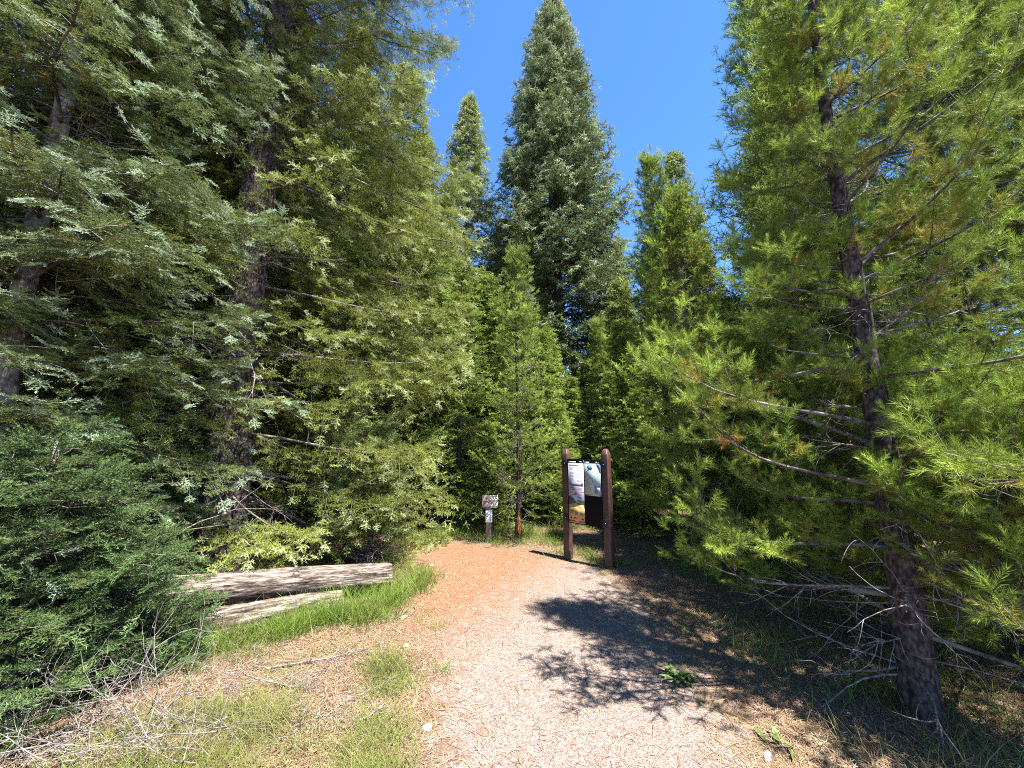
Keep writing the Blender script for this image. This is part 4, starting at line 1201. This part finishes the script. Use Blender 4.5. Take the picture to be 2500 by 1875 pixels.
# ================================================================ SMALL THINGS
# brush pile of pale twigs, bottom left
rg = np.random.default_rng(61)
bp_root = empty('brush_pile', (-2.2, 2.5, 0)); tag(bp_root, 'heap of pale dead twigs and thin branches in the bottom left corner', 'brush pile')
tw = []
for i in range(85):
    b = np.array([rg.normal(-.2, .42), rg.normal(0, .16), rg.uniform(.02, .12)])
    a = rg.normal(2.9, .7) if rg.random() < .6 else rg.random() * 6.28
    tw += dead_twigs(rg, b, (math.cos(a), math.sin(a) * .7, rg.uniform(0, .45)), rg.uniform(.35, .8), rg.uniform(.0018, .004), 1, .35, 4)
tw = [(np.concatenate([p[:, :2], np.maximum(p[:, 2:], .012)], 1), q) for p, q in tw]
add_obj('twigs', twigs_mesh('twigs', tw, M['dead_wood']), bp_root)
for (x, y, L_, a, lab) in [(-1.2, 2.75, .5, 2.6, 'thin white branch lying in the dry litter left of the path'),
                           (-.95, 2.72, .25, .2, 'short white stick near the edge of the gravel'),
                           (-1.9, 3.3, .9, .5, 'long curved twig bundle below the bright grass'),
                           (-1.5, 3.05, .8, 2.9, 'grey twig with side shoots in front of the dry grass tuft'),
                           (3.0, 6.9, 1.6, .1, 'pale fallen branch on the needle covered ground behind the signboard'),
                           (1.9, 3.9, .35, .3, 'short brown stick in the shade right of the path')]:
    t_ = dead_twigs(rg, (0, 0, .02), (math.cos(a), math.sin(a), .03), L_, .008, 1, .22, 4)
    t_ = [(np.concatenate([p[:, :2], np.clip(p[:, 2:], .012, .06)], 1), q) for p, q in t_]
    o = add_obj('fallen_branch', twigs_mesh('fallen_branch', t_, M['dead_wood'], 5), None, (x, y, g1(x, y)))
    tag(o, lab, 'branch')
# dry twig mat left of the path
tw = []
for i in range(170):
    x, y = rg.uniform(-2.2, -.9), rg.uniform(2.5, 3.5)
    a = rg.normal(.2, .5) + (3.14 if rg.random() < .5 else 0)
    tw += dead_twigs(rg, (x, y, g1(x, y) + .015), (math.cos(a), math.sin(a), .05), rg.uniform(.15, .4), .0028, 1, .4, 2)
tw = [(np.concatenate([p[:, :2], np.clip(p[:, 2:], .008, .07 + .05 * rg.random())], 1), q) for p, q in tw]
tag(add_obj('fallen_twigs', twigs_mesh('fallen_twigs', tw, M['dead_wood'], 3)), 'tangle of thin dry twigs on the ground left of the path', 'twigs', kind='stuff')

# broad leaved rosettes
leaf_m = tint_mat('leaf_green', [(0, (0.060, 0.102, 0.030)), (1, (0.132, 0.216, 0.054))], .5, .3)
def rosette(x, y, n, L_, label, seed):
    r_ = np.random.default_rng(seed)
    Vs, Qs, T = [], [], []
    for i in range(n):
        a = r_.random() * 6.28; el_ = r_.uniform(.3, 1.2); ln = L_ * r_.uniform(.6, 1.1); w = ln * .13
        s = np.linspace(0, 1, 7)
        rr_ = ln * (s * math.cos(el_) + .25 * s ** 2); zz = ln * (s * math.sin(el_) - .45 * s ** 2)
        ww = w * np.sin(np.clip(s * .92 + .06, 0, 1) * math.pi) ** .7
        cx = np.stack([rr_ * math.cos(a), rr_ * math.sin(a), zz + .01], 1) + np.array([r_.normal(0, .03), r_.normal(0, .03), 0])
        lat = np.array([-math.sin(a), math.cos(a), 0])
        V = np.stack([cx + lat * ww[:, None] + [0, 0, .004], cx - [0, 0, .003], cx - lat * ww[:, None] + [0, 0, .004]], 1).reshape(-1, 3)
        for j in range(6):
            for q in (0, 1):
                Qs.append([len(Vs) * 21 + 3 * j + q, len(Vs) * 21 + 3 * j + q + 1, len(Vs) * 21 + 3 * j + 4 + q, len(Vs) * 21 + 3 * j + 3 + q]); T.append(r_.random())
        Vs.append(V)
    o = add_obj('leafy_plant', make_mesh('leafy_plant', np.concatenate(Vs), [np.array(Qs)], leaf_m, np.array(T), smooth=True), None, (x, y, g1(x, y)))
    return tag(o, label, 'plant')
rosette(1.25, 3.2, 26, .13, 'leafy green rosette plant at the shaded right edge of the gravel', 1)
rosette(1.55, 2.5, 7, .09, 'small few leaved plant near the bottom right of the path', 2)
rosette(1.62, 4.0, 8, .08, 'tiny low green plant in the shade beyond the leafy rosette', 3)

def stone(x, y, s, label, seed):
    import bmesh
    bm = bmesh.new(); bmesh.ops.create_icosphere(bm, subdivisions=2, radius=1)
    r_ = random.Random(seed)
    for v in bm.verts:
        f = 1 + .14 * math.sin(3 * v.co.x + seed) + .12 * math.sin(4 * v.co.y + 2 * seed) + r_.uniform(-.05, .05)
        v.co = (v.co.x * s * f * 1.2, v.co.y * s * f * .9, max(v.co.z, -.3) * s * f * .65)
    me = bpy.data.meshes.new('stone'); bm.to_mesh(me); bm.free()
    me.materials.append(plain('stone_%d' % seed, (.30, .25, .23), .85, .2, .3, 30))
    o = add_obj('stone', me, None, (x, y, g1(x, y) + s * .2)); o.rotation_euler = (0, 0, seed)
    return tag(o, label, 'stone')
stone(-.92, 3.66, .028, 'whitish pink stone on the litter left of the path', 1)
stone(-.52, 2.68, .030, 'grey stone on the left edge of the gravel in the foreground', 2)
stone(-.30, 3.05, .017, 'small pale stone on the gravel left of its middle', 3)
stone(1.42, 2.45, .03, 'round grey stone in the shade at the right edge of the gravel', 4)
